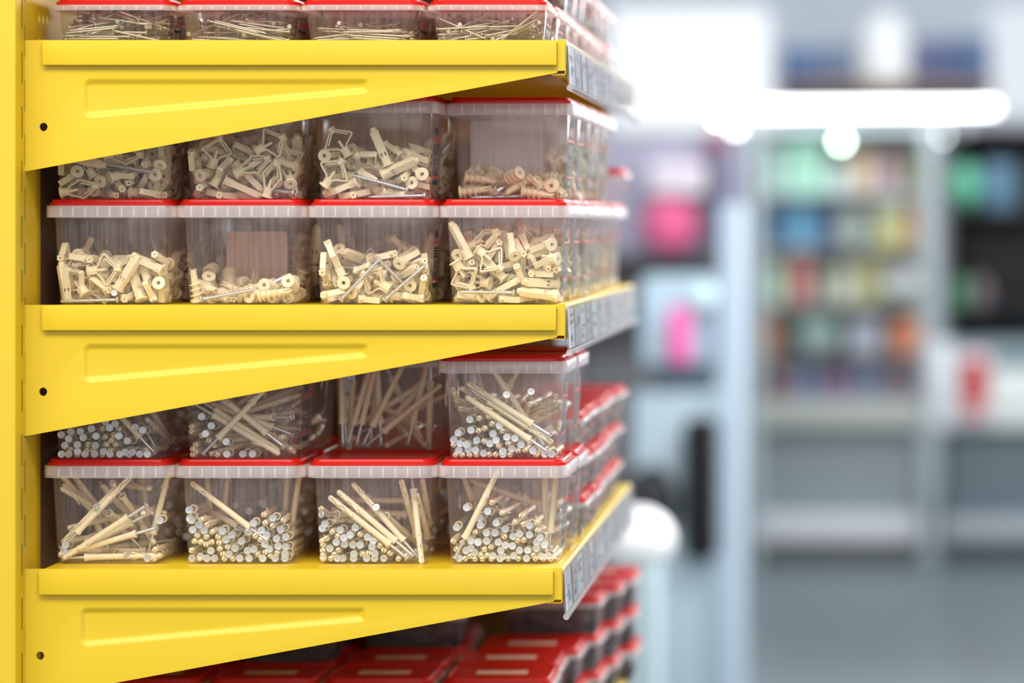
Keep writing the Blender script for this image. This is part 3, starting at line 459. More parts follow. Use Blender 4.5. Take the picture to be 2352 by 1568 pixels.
 'M2T2': [('open',(-235,-151,63),(9,15,-147,135)), ('open',(153,-115,63),(70,-55,-137,115)), ('open',(183,-147,63),(93,82,122,98)), ('closed',(-434,387,63),(94,89,-115,100)), ('half',(-288,348,64),(61,-66,132,-121)), ('closed',(434,157,55),(128,-69,79,112)), ('half',(-425,-127,60),(136,123,-48,63)), ('closed',(-75,-21,166),(56,103,108,-120)), ('open',(298,-69,167),(47,47,-162,-96)), ('open',(-350,256,117),(127,43,130,-72)), ('closed',(-39,326,64),(10,146,-4,136)), ('open',(309,377,136),(39,23,122,-152)), ('half',(-441,-247,176),(146,47,-53,117)), ('open',(65,-59,231),(57,-27,165,-94)), ('open',(451,-77,285),(16,-111,148,74)), ('closed',(-352,128,57),(119,102,43,-117)), ('closed',(43,-86,76),(33,0,-95,-173)), ('screw',(285,-343,24),(14,-26,-81,-181)), ('screw',(-54,421,31),(139,41,137,15)), ('closed',(298,-379,156),(165,-93,-43,-48)), ('screw',(483,-468,54),(149,-59,-120,-1)), ('half',(-160,-52,207),(97,48,-135,-100)), ('half',(-164,163,158),(106,-105,111,-73)), ('closed',(162,69,191),(84,-80,113,117)), ('half',(-381,-192,204),(60,36,167,85)), ('closed',(-182,-442,179),(65,113,124,87)), ('closed',(379,-153,291),(52,78,168,-54)), ('open',(11,-246,132),(168,-59,-34,84)), ('closed',(-285,452,151),(130,1,125,-86)), ('closed',(260,413,251),(75,98,-88,131)), ('open',(-294,-391,119),(137,32,44,135)), ('half',(210,-431,19),(1,31,-13,197)), ('closed',(187,277,312),(10,-37,148,-128)), ('open',(-370,3,572),(111,-52,-120,-103)), ('closed',(-451,37,362),(83,-160,-78,-39)), ('screw',(39,465,28),(35,97,27,169)), ('closed',(-458,7,484),(122,134,62,-57)), ('open',(445,204,258),(124,36,61,-140)), ('half',(443,-463,135),(9,10,-78,-184)), ('closed',(-62,434,64),(92,101,-108,-98)), ('half',(448,353,213),(193,46,-19,21)), ('half',(446,453,284),(143,19,36,-134)), ('closed',(-406,-478,217),(106,-33,123,112)), ('closed',(-98,-311,336),(65,136,123,46)), ('open',(136,-380,193),(103,33,75,150)), ('screw',(476,366,27),(95,-89,-22,151)), ('open',(-174,-209,421),(141,94,101,30)), ('open',(262,286,461),(136,-45,-65,-123)), ('closed',(-317,-53,265),(161,112,5,-36)), ('open',(34,-176,262),(147,99,21,90)), ('closed',(448,-70,309),(184,64,22,-37)), ('closed',(-449,493,328),(14,19,112,-164)), ('open',(97,211,303),(124,123,41,-88)), ('closed',(287,392,386),(57,156,-12,-111)), ('half',(-491,-76,339),(125,-94,65,-106)), ('half',(85,-133,387),(1,77,122,139)), ('open',(320,-280,515),(62,176,59,39)), ('half',(-388,198,371),(14,-59,-179,-66)), ('open',(87,446,92),(183,47,-44,-47)), ('open',(383,59,373),(85,71,-34,-163)), ('open',(-303,-403,294),(189,21,20,58)), ('half',(-23,13,291),(61,-131,-45,131)), ('open',(-84,380,395),(149,111,18,-73)), ('open',(-308,265,454),(148,126,-39,30)), ('open',(-372,474,246),(161,83,75,-40)), ('half',(264,196,467),(55,126,-19,-144)), ('half',(-382,-399,504),(33,36,164,104)), ('open',(129,-242,427),(4,-75,74,170)), ('open',(415,61,531),(88,24,-152,93)), ('open',(-363,472,437),(5,-136,100,-108)), ('open',(44,449,320),(15,-110,3,166)), ('closed',(331,474,343),(32,-6,79,-181)), ('closed',(-100,-104,356),(0,-40,-66,-184)), ('open',(-99,281,232),(176,87,-39,-6)), ('half',(-82,-444,233),(166,-16,108,-24)), ('screw',(238,-388,475),(92,-141,-80,-72)), ('open',(-351,-172,493),(150,-91,93,-24)), ('screw',(-446,-493,535),(26,-161,110,-34)), ('closed',(66,456,462),(25,72,-22,-184)), ('screw',(-489,-452,500),(90,-76,-109,-119)), ('open',(121,-455,451),(170,17,104,5)), ('half',(-142,391,529),(91,88,-109,-111)), ('open',(-67,311,470),(93,-70,44,-156)), ('open',(159,476,436),(14,73,116,-145))],
 'M2T3': [('half',(-440,-270,61),(26,0,128,151)), ('open',(-209,-181,63),(134,147,-7,16)), ('closed',(131,-31,64),(120,-127,76,-60)), ('half',(-186,257,64),(67,-54,-136,119)), ('open',(-119,73,64),(44,-49,-140,127)), ('open',(126,46,63),(39,19,-146,-129)), ('half',(-148,-447,167),(102,-117,-114,55)), ('closed',(391,-35,64),(62,-81,-124,120)), ('open',(66,-414,64),(67,75,128,117)), ('open',(-470,292,64),(116,-134,62,-68)), ('open',(322,478,168),(102,155,-68,31)), ('open',(433,292,31),(123,-31,58,143)), ('open',(36,-289,40),(86,-41,-60,165)), ('screw',(-126,-173,30),(10,119,38,156)), ('half',(350,-437,152),(121,-156,18,-24)), ('closed',(440,-114,173),(98,-132,-86,-73)), ('screw',(412,451,31),(25,140,-31,-137)), ('half',(-166,182,151),(47,154,-49,109)), ('closed',(-155,-100,151),(101,-45,-129,106)), ('closed',(-317,86,141),(61,-94,84,-142)), ('screw',(485,-464,31),(137,30,-140,-25)), ('half',(-410,94,150),(147,-135,3,-4)), ('screw',(319,-467,83),(85,-99,-70,134)), ('open',(178,197,85),(74,54,69,164)), ('open',(-171,7,318),(106,30,-164,31)), ('closed',(-100,-76,139),(12,-86,110,-143)), ('closed',(475,-173,212),(82,113,-115,-85)), ('half',(-345,5,263),(138,-144,2,7)), ('open',(-207,293,61),(124,-124,43,-87)), ('open',(156,434,55),(199,-15,-4,12)), ('open',(-206,-294,199),(79,85,-82,-141)), ('closed',(167,-75,185),(78,-75,-92,140)), ('half',(202,-139,242),(60,34,146,-118)), ('open',(-232,465,123),(152,95,17,87)), ('open',(-78,177,174),(64,50,118,139)), ('half',(346,18,143),(104,67,-109,-114)), ('open',(-462,-437,118),(1,59,-15,191)), ('closed',(144,-212,237),(61,126,-20,-142)), ('open',(456,-489,230),(133,-126,21,77)), ('screw',(-338,399,195),(41,100,50,161)), ('screw',(-319,410,124),(160,105,56,-11)), ('open',(210,225,239),(153,120,-2,-44)), ('screw',(-133,401,529),(52,-113,-156,16)), ('open',(439,154,161),(141,-12,33,137)), ('open',(371,-111,256),(121,56,-72,-130)), ('open',(-271,239,280),(121,37,106,113)), ('open',(482,371,389),(47,-156,-68,94)), ('half',(459,127,522),(54,128,135,-50)), ('open',(-230,-297,334),(140,-104,-77,60)), ('closed',(74,-444,222),(63,-98,49,-155)), ('screw',(-462,462,1),(19,0,0,-199)), ('closed',(-291,466,496),(73,122,-140,0)), ('open',(204,-307,263),(180,41,-27,-71)), ('closed',(197,360,310),(132,-80,-50,118)), ('open',(-152,-9,405),(66,-25,166,86)), ('open',(63,-334,283),(163,78,-71,-49)), ('half',(489,-201,321),(109,77,-74,-129)), ('closed',(-451,200,364),(47,66,145,-112)), ('open',(-234,-452,403),(2,56,14,-191)), ('closed',(322,155,211),(100,61,-50,154)), ('half',(-459,-493,401),(153,-127,19,-4)), ('closed',(133,-448,315),(196,12,-39,11)), ('screw',(-460,235,341),(31,-132,-44,-141)), ('half',(-6,73,277),(11,-12,-119,160)), ('open',(286,-434,413),(147,-109,78,-17)), ('half',(29,256,300),(45,93,30,168)), ('closed',(-231,-328,464),(46,28,152,119))],
 'M2T4': [('spiral',(-494,-433,67),(7,133,5,149)), ('spiral',(133,-154,144),(71,103,-130,-86)), ('spiral',(173,-316,61),(136,-128,70,17)), ('screw',(-259,-46,31),(33,-142,22,-136)), ('screw',(140,-334,31),(132,-10,-143,45)), ('spiral',(238,321,67),(95,68,132,-95)), ('spiral',(-431,-46,63),(132,142,32,-36)), ('screw',(282,47,75),(107,149,-11,-79)), ('screw',(51,69,31),(88,126,-68,-108)), ('spiral',(-477,311,61),(0,139,-46,137)), ('spiral',(-160,139,80),(60,-138,67,-113)), ('spiral',(434,489,61),(46,41,140,-129)), ('screw',(-145,-491,65),(32,-50,-119,-150)), ('spiral',(431,-160,64),(134,146,-13,24)), ('spiral',(104,-429,75),(130,31,148,14)), ('screw',(-364,-65,31),(138,-1,134,-56)), ('spiral',(72,439,80),(17,-141,58,-128)), ('screw',(-346,-476,282),(70,122,124,69)), ('spiral',(-419,-292,159),(115,-125,61,85)), ('spiral',(-491,27,79),(121,59,129,71)), ('spiral',(73,221,197),(68,55,-158,87)), ('spiral',(-490,150,61),(135,-23,144,-21)), ('spiral',(106,227,73),(104,-150,2,81)), ('spiral',(480,120,96),(105,111,-54,-118)), ('spiral',(-347,-188,61),(49,-122,79,-128)), ('spiral',(166,-285,198),(65,-45,-165,80)), ('spiral',(305,-177,139),(110,-154,58,-28)), ('spiral',(-303,473,58),(28,17,106,-167)), ('spiral',(-214,182,161),(66,-58,159,84)), ('spiral',(183,443,178),(135,0,148,-8)), ('spiral',(-457,-25,280),(4,-180,3,-86)), ('spiral',(-160,-337,63),(122,-80,-100,92)), ('spiral',(473,-100,189),(86,54,-119,-125)), ('spiral',(-56,421,134),(41,116,-58,-147)), ('spiral',(177,216,129),(46,8,-154,119)), ('spiral',(458,346,168),(122,48,-139,58)), ('spiral',(-194,-14,229),(86,49,-153,82)), ('spiral',(193,9,153),(96,96,-93,113)), ('spiral',(330,-243,56),(146,104,1,-88)), ('spiral',(-441,94,178),(107,-110,96,85)), ('screw',(-494,-480,280),(115,-42,158,1)), ('spiral',(504,143,215),(117,85,-109,-86)), ('spiral',(-125,21,109),(148,118,-56,34)), ('spiral',(-37,-99,247),(43,74,164,-76)), ('spiral',(386,-498,128),(137,-124,54,54)), ('spiral',(-403,86,310),(71,32,183,23)), ('spiral',(-275,212,275),(120,100,124,-14)), ('spiral',(430,351,292),(117,111,-68,97)), ('spiral',(-455,-375,211),(102,73,130,85)), ('spiral',(85,-458,254),(105,-43,-157,-51))],
 'U1': [('nail',(175,17,12),(96,41,-135,103)), ('nail',(212,-320,53),(73,81,-124,-113)), ('nail',(399,-336,44),(139,-67,-127,4)), ('nail',(-436,-289,12),(109,103,91,95)), ('nail',(-278,58,13),(14,-116,73,-144)), ('nail',(239,-372,79),(101,-115,-95,86)), ('nail',(-296,-61,12),(79,-73,116,-122)), ('nail',(142,-315,42),(136,-62,-132,11)), ('nail',(-81,-130,26),(65,137,3,130)), ('nail',(169,-391,50),(17,143,-36,-134)), ('nail',(436,-219,12),(9,122,-61,-146)), ('nail',(168,-308,81),(104,-130,-78,79)), ('nail',(-150,48,12),(11,-123,59,-146)), ('nail',(233,-227,42),(4,127,-69,-138)), ('nail',(187,-337,71),(134,-74,-126,25)), ('nail',(237,-173,41),(72,76,-123,-118)), ('nail',(469,-101,12),(155,53,-115,0)), ('nail',(198,-352,50),(133,-53,-137,24)), ('nail',(237,-182,65),(96,-102,-99,104)), ('nail',(119,-150,81),(15,131,-61,-137)), ('nail',(366,-146,69),(30,-139,-39,135)), ('nail',(-222,-247,18),(94,-79,101,-121)), ('nail',(319,-403,148),(116,-152,-31,47)), ('nail',(89,-414,27),(14,132,-37,-145)), ('nail',(-85,-78,96),(21,-145,13,-135)), ('nail',(-125,-55,91),(135,13,145,21)), ('nail',(-345,-85,34),(58,-137,14,-133)), ('nail',(-30,-334,104),(133,-135,41,-48)), ('nail',(234,4,56),(117,-77,-114,85)), ('nail',(474,44,13),(129,73,-109,-77)), ('nail',(103,-187,135),(118,-66,-145,27)), ('nail',(473,-218,53),(105,59,-111,-115)), ('nail',(-300,-131,25),(66,118,27,145)), ('nail',(-330,-40,91),(131,-56,132,-48)), ('nail',(131,-388,75),(123,-34,-146,47)), ('nail',(-267,-462,12),(137,37,137,36)), ('nail',(-476,-465,58),(99,-115,71,-109)), ('nail',(157,23,132),(46,-51,137,-129)), ('nail',(226,-156,133),(110,-119,-84,81)), ('nail',(-150,-86,72),(91,-83,95,-126)), ('nail',(37,-465,36),(120,74,-120,-74)), ('nail',(-359,-163,39),(26,119,33,155)), ('nail',(-383,-101,12),(15,105,-79,150)), ('nail',(-470,16,25),(68,123,0,142)), ('nail',(-390,-22,21),(46,117,10,155)), ('nail',(141,-451,55),(73,-119,-75,121)), ('nail',(105,-406,97),(85,68,-130,-106)), ('nail',(-470,7,72),(129,31,134,-65)), ('nail',(-106,52,57),(81,115,2,143)), ('nail',(-472,58,13),(160,14,119,-10)), ('nail',(-415,58,108),(118,73,127,68)), ('nail',(-427,-13,96),(142,89,107,26)), ('nail',(-246,-4,126),(11,-102,95,-143)), ('nail',(-473,-151,109),(118,92,125,45)), ('nail',(-475,-98,96),(83,77,99,131)), ('nail',(356,-175,152),(27,-141,45,131)), ('nail',(74,40,152),(129,49,-141,-34)), ('nail',(-96,-84,184),(128,67,138,9)), ('nail',(-418,-441,48),(136,-147,-3,-2)), ('nail',(70,-223,110),(129,-3,127,-85)), ('nail',(443,-297,127),(134,14,-135,-61)), ('nail',(-469,-22,213),(76,-120,98,-101)), ('nail',(463,20,22),(122,-45,-93,121)), ('nail',(98,-391,176),(48,19,141,132)), ('nail',(-2,-459,87),(118,16,-152,-53)), ('nail',(-97,58,143),(120,-9,160,-6)), ('nail',(482,17,138),(140,-30,-135,37)), ('nail',(-52,57,222),(30,-149,35,-125)), ('nail',(33,-17,247),(96,139,69,81)), ('nail',(-421,-129,104),(34,117,51,150)), ('nail',(379,-84,268),(94,137,-82,-75)), ('nail',(9,-258,149),(27,101,62,159)), ('nail',(34,-239,202),(101,-133,10,-110)), ('nail',(481,58,110),(126,-69,-119,73)), ('nail',(289,39,145),(38,-126,-44,144)), ('nail',(251,26,181),(138,48,-132,-32)), ('nail',(-212,-170,82),(134,-5,128,-76)), ('nail',(-46,-14,117),(158,20,120,18)), ('nail',(304,-478,144),(103,-46,-109,-124)), ('nail',(-14,-468,112),(32,150,42,121)), ('nail',(136,-6,221),(125,45,-149,-15)), ('nail',(166,-84,287),(86,167,-36,-59)), ('nail',(430,-391,127),(140,-96,-77,72)), ('nail',(-369,-444,29),(70,58,105,144)), ('nail',(30,-479,198),(23,56,-142,-127)), ('nail',(306,-465,92),(136,-56,-128,45)), ('nail',(69,-452,144),(36,-128,63,135)), ('nail',(-78,-74,199),(37,-139,29,-136)), ('nail',(-428,-424,11),(149,3,107,80)), ('nail',(-379,-417,70),(149,-106,48,-64)), ('nail',(-36,-132,186),(71,-130,-10,134)), ('nail',(-28,57,162),(48,119,8,154)), ('nail',(-267,-107,162),(34,107,70,150)), ('nail',(217,-352,248),(47,162,-26,-104)), ('nail',(-342,37,165),(76,97,116,-106)), ('nail',(-286,35,207),(129,132,70,-33)), ('nail',(-262,-78,229),(98,-61,126,-104)), ('nail',(-443,-458,109),(126,70,115,79)), ('nail',(66,-116,322),(95,162,-55,-41)), ('nail',(-187,-456,162),(18,-114,-51,-155)), ('nail',(-144,-383,224),(133,9,148,-12)), ('nail',(-475,-444,88),(13,112,39,161)), ('nail',(-169,-404,240),(114,-53,142,-63)), ('nail',(161,58,366),(15,-149,111,-72)), ('nail',(-436,-472,137),(96,37,122,120)), ('nail',(257,-175,283),(99,134,-75,-81)), ('nail',(-172,-23,261),(44,129,64,131)), ('nail',(27,-302,277),(108,-147,-13,82)), ('nail',(183,-426,40),(126,-80,-80,106)), ('nail',(233,-477,214),(146,-55,-122,-27)), ('nail',(-477,-312,110),(127,70,90,104)), ('nail',(-456,34,34),(85,-91,52,-147)), ('nail',(43,-51,318),(101,148,30,-84)), ('nail',(22,-226,365),(78,128,-115,-64)), ('nail',(-465,-454,23),(138,-82,-1,-119)), ('nail',(484,-315,181),(20,127,-16,-152)), ('nail',(-433,-465,175),(133,-144,-1,-37)), ('nail',(-398,-171,24),(2,59,24,189)), ('nail',(-465,-468,85),(131,-63,118,-71)), ('nail',(-464,-405,12),(26,-48,-87,-172)), ('nail',(-203,-423,231),(5,-90,121,132)), ('nail',(-126,-268,309),(105,-133,-103,24)), ('nail',(-208,-246,345),(41,159,-27,111)), ('nail',(477,-303,130),(163,44,-107,-4)), ('nail',(-386,-450,37),(150,-104,28,77))],
 'U2': [('nail',(55,-313,12),(27,134,-46,-139)), ('nail',(239,-103,12),(131,20,-140,-53)), ('nail',(-38,34,12),(136,-37,137,-37)), ('nail',(245,-385,12),(137,-37,-137,36)), ('nail',(-12,-16,12),(141,44,134,12)), ('nail',(-317,-438,13),(5,141,6,141)), ('nail',(53,-356,12),(135,31,-138,-42)), ('nail',(357,-162,12),(106,106,-93,-93)), ('nail',(-289,-246,33),(46,-139,27,-134)), ('nail',(465,6,12),(137,35,-137,-36)), ('nail',(102,-170,13),(129,-41,-136,58)), ('nail',(-109,-248,12),(139,-42,135,-24)), ('nail',(327,58,13),(71,-123,-71,122)), ('nail',(-137,-127,21),(113,-98,98,-90)), ('nail',(-185,-315,21),(31,-135,42,-138)), ('nail',(435,-229,12),(50,135,-24,-137)), ('nail',(10,-233,35),(139,56,-130,-23)), ('nail',(254,-108,37),(100,111,-94,-94)), ('nail',(64,-462,12),(100,100,-100,-100)), ('nail',(-161,-181,13),(97,-115,82,-103)), ('nail',(-457,-407,12),(99,-99,101,-101)), ('nail',(418,44,33),(123,-71,-122,70)), ('nail',(371,-211,12),(94,-85,-104,114)), ('nail',(-468,-334,40),(119,-133,54,-73)), ('nail',(-165,-194,35),(138,12,141,30)), ('nail',(-452,-159,57),(140,45,134,22)), ('nail',(150,-241,13),(126,91,-100,-77)), ('nail',(34,-260,56),(138,42,-134,-34)), ('nail',(277,-36,29),(17,-130,-44,144)), ('nail',(-397,58,13),(129,-67,116,-74)), ('nail',(-238,-384,49),(99,107,101,93)), ('nail',(290,6,68),(126,115,-90,53)), ('nail',(393,-122,87),(111,18,-145,80)), ('nail',(-53,-396,115),(77,-113,108,-98)), ('nail',(50,-471,74),(41,40,-134,-137)), ('nail',(-188,-76,73),(39,-69,120,-139)), ('nail',(364,-25,46),(132,32,-140,-44)), ('nail',(-341,23,13),(125,-45,124,-84)), ('nail',(477,-143,131),(115,25,-153,-52)), ('nail',(367,-79,97),(106,-111,-98,82)), ('nail',(198,-178,60),(78,-77,-99,135)), ('nail',(475,-444,103),(5,131,-60,-138)), ('nail',(416,-29,98),(136,-44,-139,20)), ('nail',(244,-106,85),(73,96,-117,-109)), ('nail',(347,-350,97),(9,108,-92,-141)), ('nail',(-360,-272,101),(28,132,47,140)), ('nail',(-468,-77,31),(135,110,35,93)), ('nail',(471,-460,20),(62,-126,-6,142)), ('nail',(-115,-52,69),(141,31,130,47)), ('nail',(174,-10,123),(41,104,93,-137)), ('nail',(278,17,34),(140,28,-135,-36)), ('nail',(-108,-468,135),(105,16,143,91)), ('nail',(-121,-453,152),(102,-46,139,90)), ('nail',(277,36,110),(125,96,-104,-66)), ('nail',(133,-26,166),(82,-88,-125,99)), ('nail',(193,-106,169),(81,137,-65,-103)), ('nail',(-92,-209,156),(54,-142,17,-129)), ('nail',(-186,-142,108),(19,118,50,152)), ('nail',(-7,25,144),(36,160,-12,-114)), ('nail',(50,9,103),(27,-141,-64,124)), ('nail',(212,13,196),(32,-146,-65,116)), ('nail',(-199,-171,103),(40,115,62,146)), ('nail',(-140,-297,176),(10,139,55,132)), ('nail',(-467,-478,80),(148,-129,24,29)), ('nail',(-473,-56,12),(95,87,96,119)), ('nail',(-170,19,138),(130,16,131,-75)), ('nail',(469,-149,12),(88,110,-11,-142)), ('nail',(-164,47,143),(73,132,-17,130)), ('nail',(110,-219,185),(8,-160,-9,119)), ('nail',(214,-32,159),(78,102,-116,-101)), ('nail',(109,-287,212),(38,71,-139,-120)), ('nail',(-19,68,189),(125,132,51,-66)), ('nail',(-40,63,202),(126,145,-56,-9)), ('nail',(-312,-167,98),(131,98,51,103)), ('nail',(220,-239,224),(105,-109,-94,91)), ('nail',(385,-284,110),(71,-124,7,140)), ('nail',(286,28,138),(70,121,-83,-117)), ('nail',(-138,-166,222),(104,86,119,88)), ('nail',(-12,-448,98),(2,135,21,146)), ('nail',(-31,57,237),(59,141,-98,-85)), ('nail',(12,59,163),(88,139,55,100)), ('nail',(-26,-141,243),(67,118,-125,-77)), ('nail',(430,54,135),(89,-53,-112,129)), ('nail',(-21,-430,115),(139,-53,130,-29)), ('nail',(18,-152,239),(68,76,142,98)), ('nail',(470,-143,59),(157,60,-108,12)), ('nail',(-470,-313,77),(74,-121,-39,-135)), ('nail',(-221,-455,203),(121,-33,154,-23)), ('nail',(-28,-468,117),(94,-104,117,-82)), ('nail',(-158,-5,182),(40,135,80,-117)), ('nail',(-291,-473,203),(93,-105,117,-82)), ('nail',(191,-80,257),(96,112,-106,-84)), ('nail',(55,-440,217),(112,-129,87,-55)), ('nail',(479,-469,97),(148,-4,-134,-12)), ('nail',(-109,58,88),(0,-137,0,-146)), ('nail',(311,-397,185),(131,-146,39,-11)), ('nail',(-277,57,148),(45,118,13,155)), ('nail',(450,-282,100),(71,129,-16,-134)), ('nail',(-76,57,295),(81,113,-137,-41)), ('nail',(-118,53,229),(103,148,-73,-45)), ('nail',(-258,-325,241),(12,-98,139,105)), ('nail',(29,-75,241),(119,54,-147,-34)), ('nail',(-478,-76,110),(100,91,75,126)), ('nail',(-23,-320,277),(95,-114,-120,60)), ('nail',(-59,-362,216),(124,-65,-142,-13)), ('nail',(406,-366,139),(58,128,-31,-139)), ('nail',(471,-472,150),(12,-17,140,141)), ('nail',(-427,-118,156),(15,-118,58,-150)), ('nail',(-111,-312,217),(106,-91,112,-89))],
 'U3': [('nail',(-271,23,12),(87,-87,112,-111)), ('nail',(334,-206,12),(136,35,-137,-38)), ('nail',(259,-312,12),(35,-136,-39,137)), ('nail',(329,-159,12),(49,-140,-24,132)), ('nail',(155,-254,12),(135,41,-135,-42)), ('nail',(-176,-222,12),(136,-35,137,-38)), ('nail',(130,-280,12),(136,37,-137,-37)), ('nail',(-330,-86,12),(134,-27,139,-45)), ('nail',(-191,31,12),(96,-96,104,-103)), ('nail',(69,48,34),(128,128,-60,-60)), ('nail',(25,57,12),(37,-137,-36,136)), ('nail',(156,-298,29),(134,-36,-139,37)), ('nail',(369,57,34),(13,-128,-60,141)), ('nail',(73,-396,33),(70,68,-119,-128)), ('nail',(18,-309,79),(100,-85,-125,84)), ('nail',(174,-329,33),(54,124,-37,-143)), ('nail',(31,-435,12),(36,-137,-37,137)), ('nail',(25,-462,12),(100,-100,-100,100)), ('nail',(379,-95,27),(18,132,-28,-146)), ('nail',(466,-429,13),(56,-136,-40,130)), ('nail',(90,-170,25),(72,127,-14,-137)), ('nail',(-19,-33,73),(130,-12,150,-24)), ('nail',(-256,-337,96),(129,-70,135,-11)), ('nail',(-299,0,32),(37,127,49,142)), ('nail',(55,-157,24),(139,-21,-125,68)), ('nail',(384,-462,12),(103,-96,-97,103)), ('nail',(209,-366,47),(108,76,-102,-111)), ('nail',(-102,-264,94),(104,-69,135,-78)), ('nail',(230,-103,27),(143,44,-128,-36)), ('nail',(-23,-344,13),(139,-6,141,-23)), ('nail',(-274,-319,155),(48,-136,81,-112)), ('nail',(-142,-51,84),(117,-1,148,-67)), ('nail',(-75,-191,109),(118,-16,149,-59)), ('nail',(431,-356,12),(141,-121,-48,56)), ('nail',(-39,-14,58),(97,100,100,102)), ('nail',(-8,-81,75),(69,151,-3,112)), ('nail',(295,-436,12),(134,28,-139,-45)), ('nail',(-26,-308,112),(20,156,1,124)), ('nail',(60,-443,42),(95,98,-105,-102)), ('nail',(-138,-463,68),(132,38,141,35)), ('nail',(466,-353,13),(103,1,-131,-111)), ('nail',(336,-252,81),(122,-93,-109,69)), ('nail',(-145,-391,96),(128,-53,137,-45)), ('nail',(-43,-450,86),(60,133,60,123)), ('nail',(56,-86,66),(1,-117,87,-137)), ('nail',(377,-443,42),(67,121,-78,-122)), ('nail',(-12,-208,72),(132,77,119,51)), ('nail',(317,-214,80),(128,41,-134,-63)), ('nail',(-77,-438,70),(121,-80,123,-62)), ('nail',(10,-129,113),(57,-80,121,-125)), ('nail',(469,57,57),(89,117,-77,-111)), ('nail',(51,-214,115),(67,149,-2,116)), ('nail',(-38,-220,77),(100,-47,130,-104)), ('nail',(14,-163,110),(40,143,-36,130)), ('nail',(-81,-119,134),(50,-59,136,-125)), ('nail',(-131,-364,105),(142,-11,138,-25)), ('nail',(-135,-455,119),(76,117,82,117)), ('nail',(-475,-381,12),(103,-97,96,-104)), ('nail',(-272,-397,43),(96,-97,88,-116)), ('nail',(38,-410,109),(144,-44,-129,25)), ('nail',(19,-431,100),(71,-132,-70,112)), ('nail',(-447,-207,136),(69,121,103,99)), ('nail',(-254,-472,150),(4,-127,-68,-138)), ('nail',(300,-469,101),(124,-67,-125,67)), ('nail',(-220,-480,182),(86,-51,146,93)), ('nail',(-17,-437,166),(49,36,-138,-131)), ('nail',(-414,-62,12),(137,-6,111,-95)), ('nail',(-484,60,342),(57,33,180,-56)), ('nail',(-332,-37,11),(145,-10,108,-84)), ('nail',(297,-68,94),(113,34,-126,102)), ('nail',(-36,-263,182),(50,-164,13,102)), ('nail',(-390,-23,11),(166,49,101,-1)), ('nail',(262,-356,170),(19,124,-77,-135)), ('nail',(179,-107,79),(28,-116,-24,158)), ('nail',(-375,-153,147),(95,-121,84,-96)), ('nail',(252,-10,123),(94,-110,-103,93)), ('nail',(-120,-44,112),(68,127,69,120)), ('nail',(-328,-16,26),(117,-57,94,-119)), ('nail',(-123,-53,190),(111,-40,155,-47)), ('nail',(-281,-36,21),(11,-120,1,-159)), ('nail',(-272,58,36),(133,-62,117,-70)), ('nail',(347,-142,127),(138,-14,-140,-33)), ('nail',(218,62,176),(15,-69,149,-113)), ('nail',(-473,27,12),(151,32,119,44)), ('nail',(423,-48,74),(91,-125,-60,112)), ('nail',(465,-468,25),(147,-62,-101,-66)), ('nail',(-423,9,57),(146,32,128,36)), ('nail',(-466,-11,13),(96,-93,73,-130)), ('nail',(471,22,13),(145,-51,-104,75)), ('nail',(-368,31,12),(121,79,94,102)), ('nail',(-397,57,34),(152,-30,121,-38)), ('nail',(-270,-69,125),(60,-127,45,-135)), ('nail',(463,-461,86),(78,-127,24,131)), ('nail',(346,-286,122),(62,-130,23,136)), ('nail',(-470,-196,31),(145,-18,119,66))],
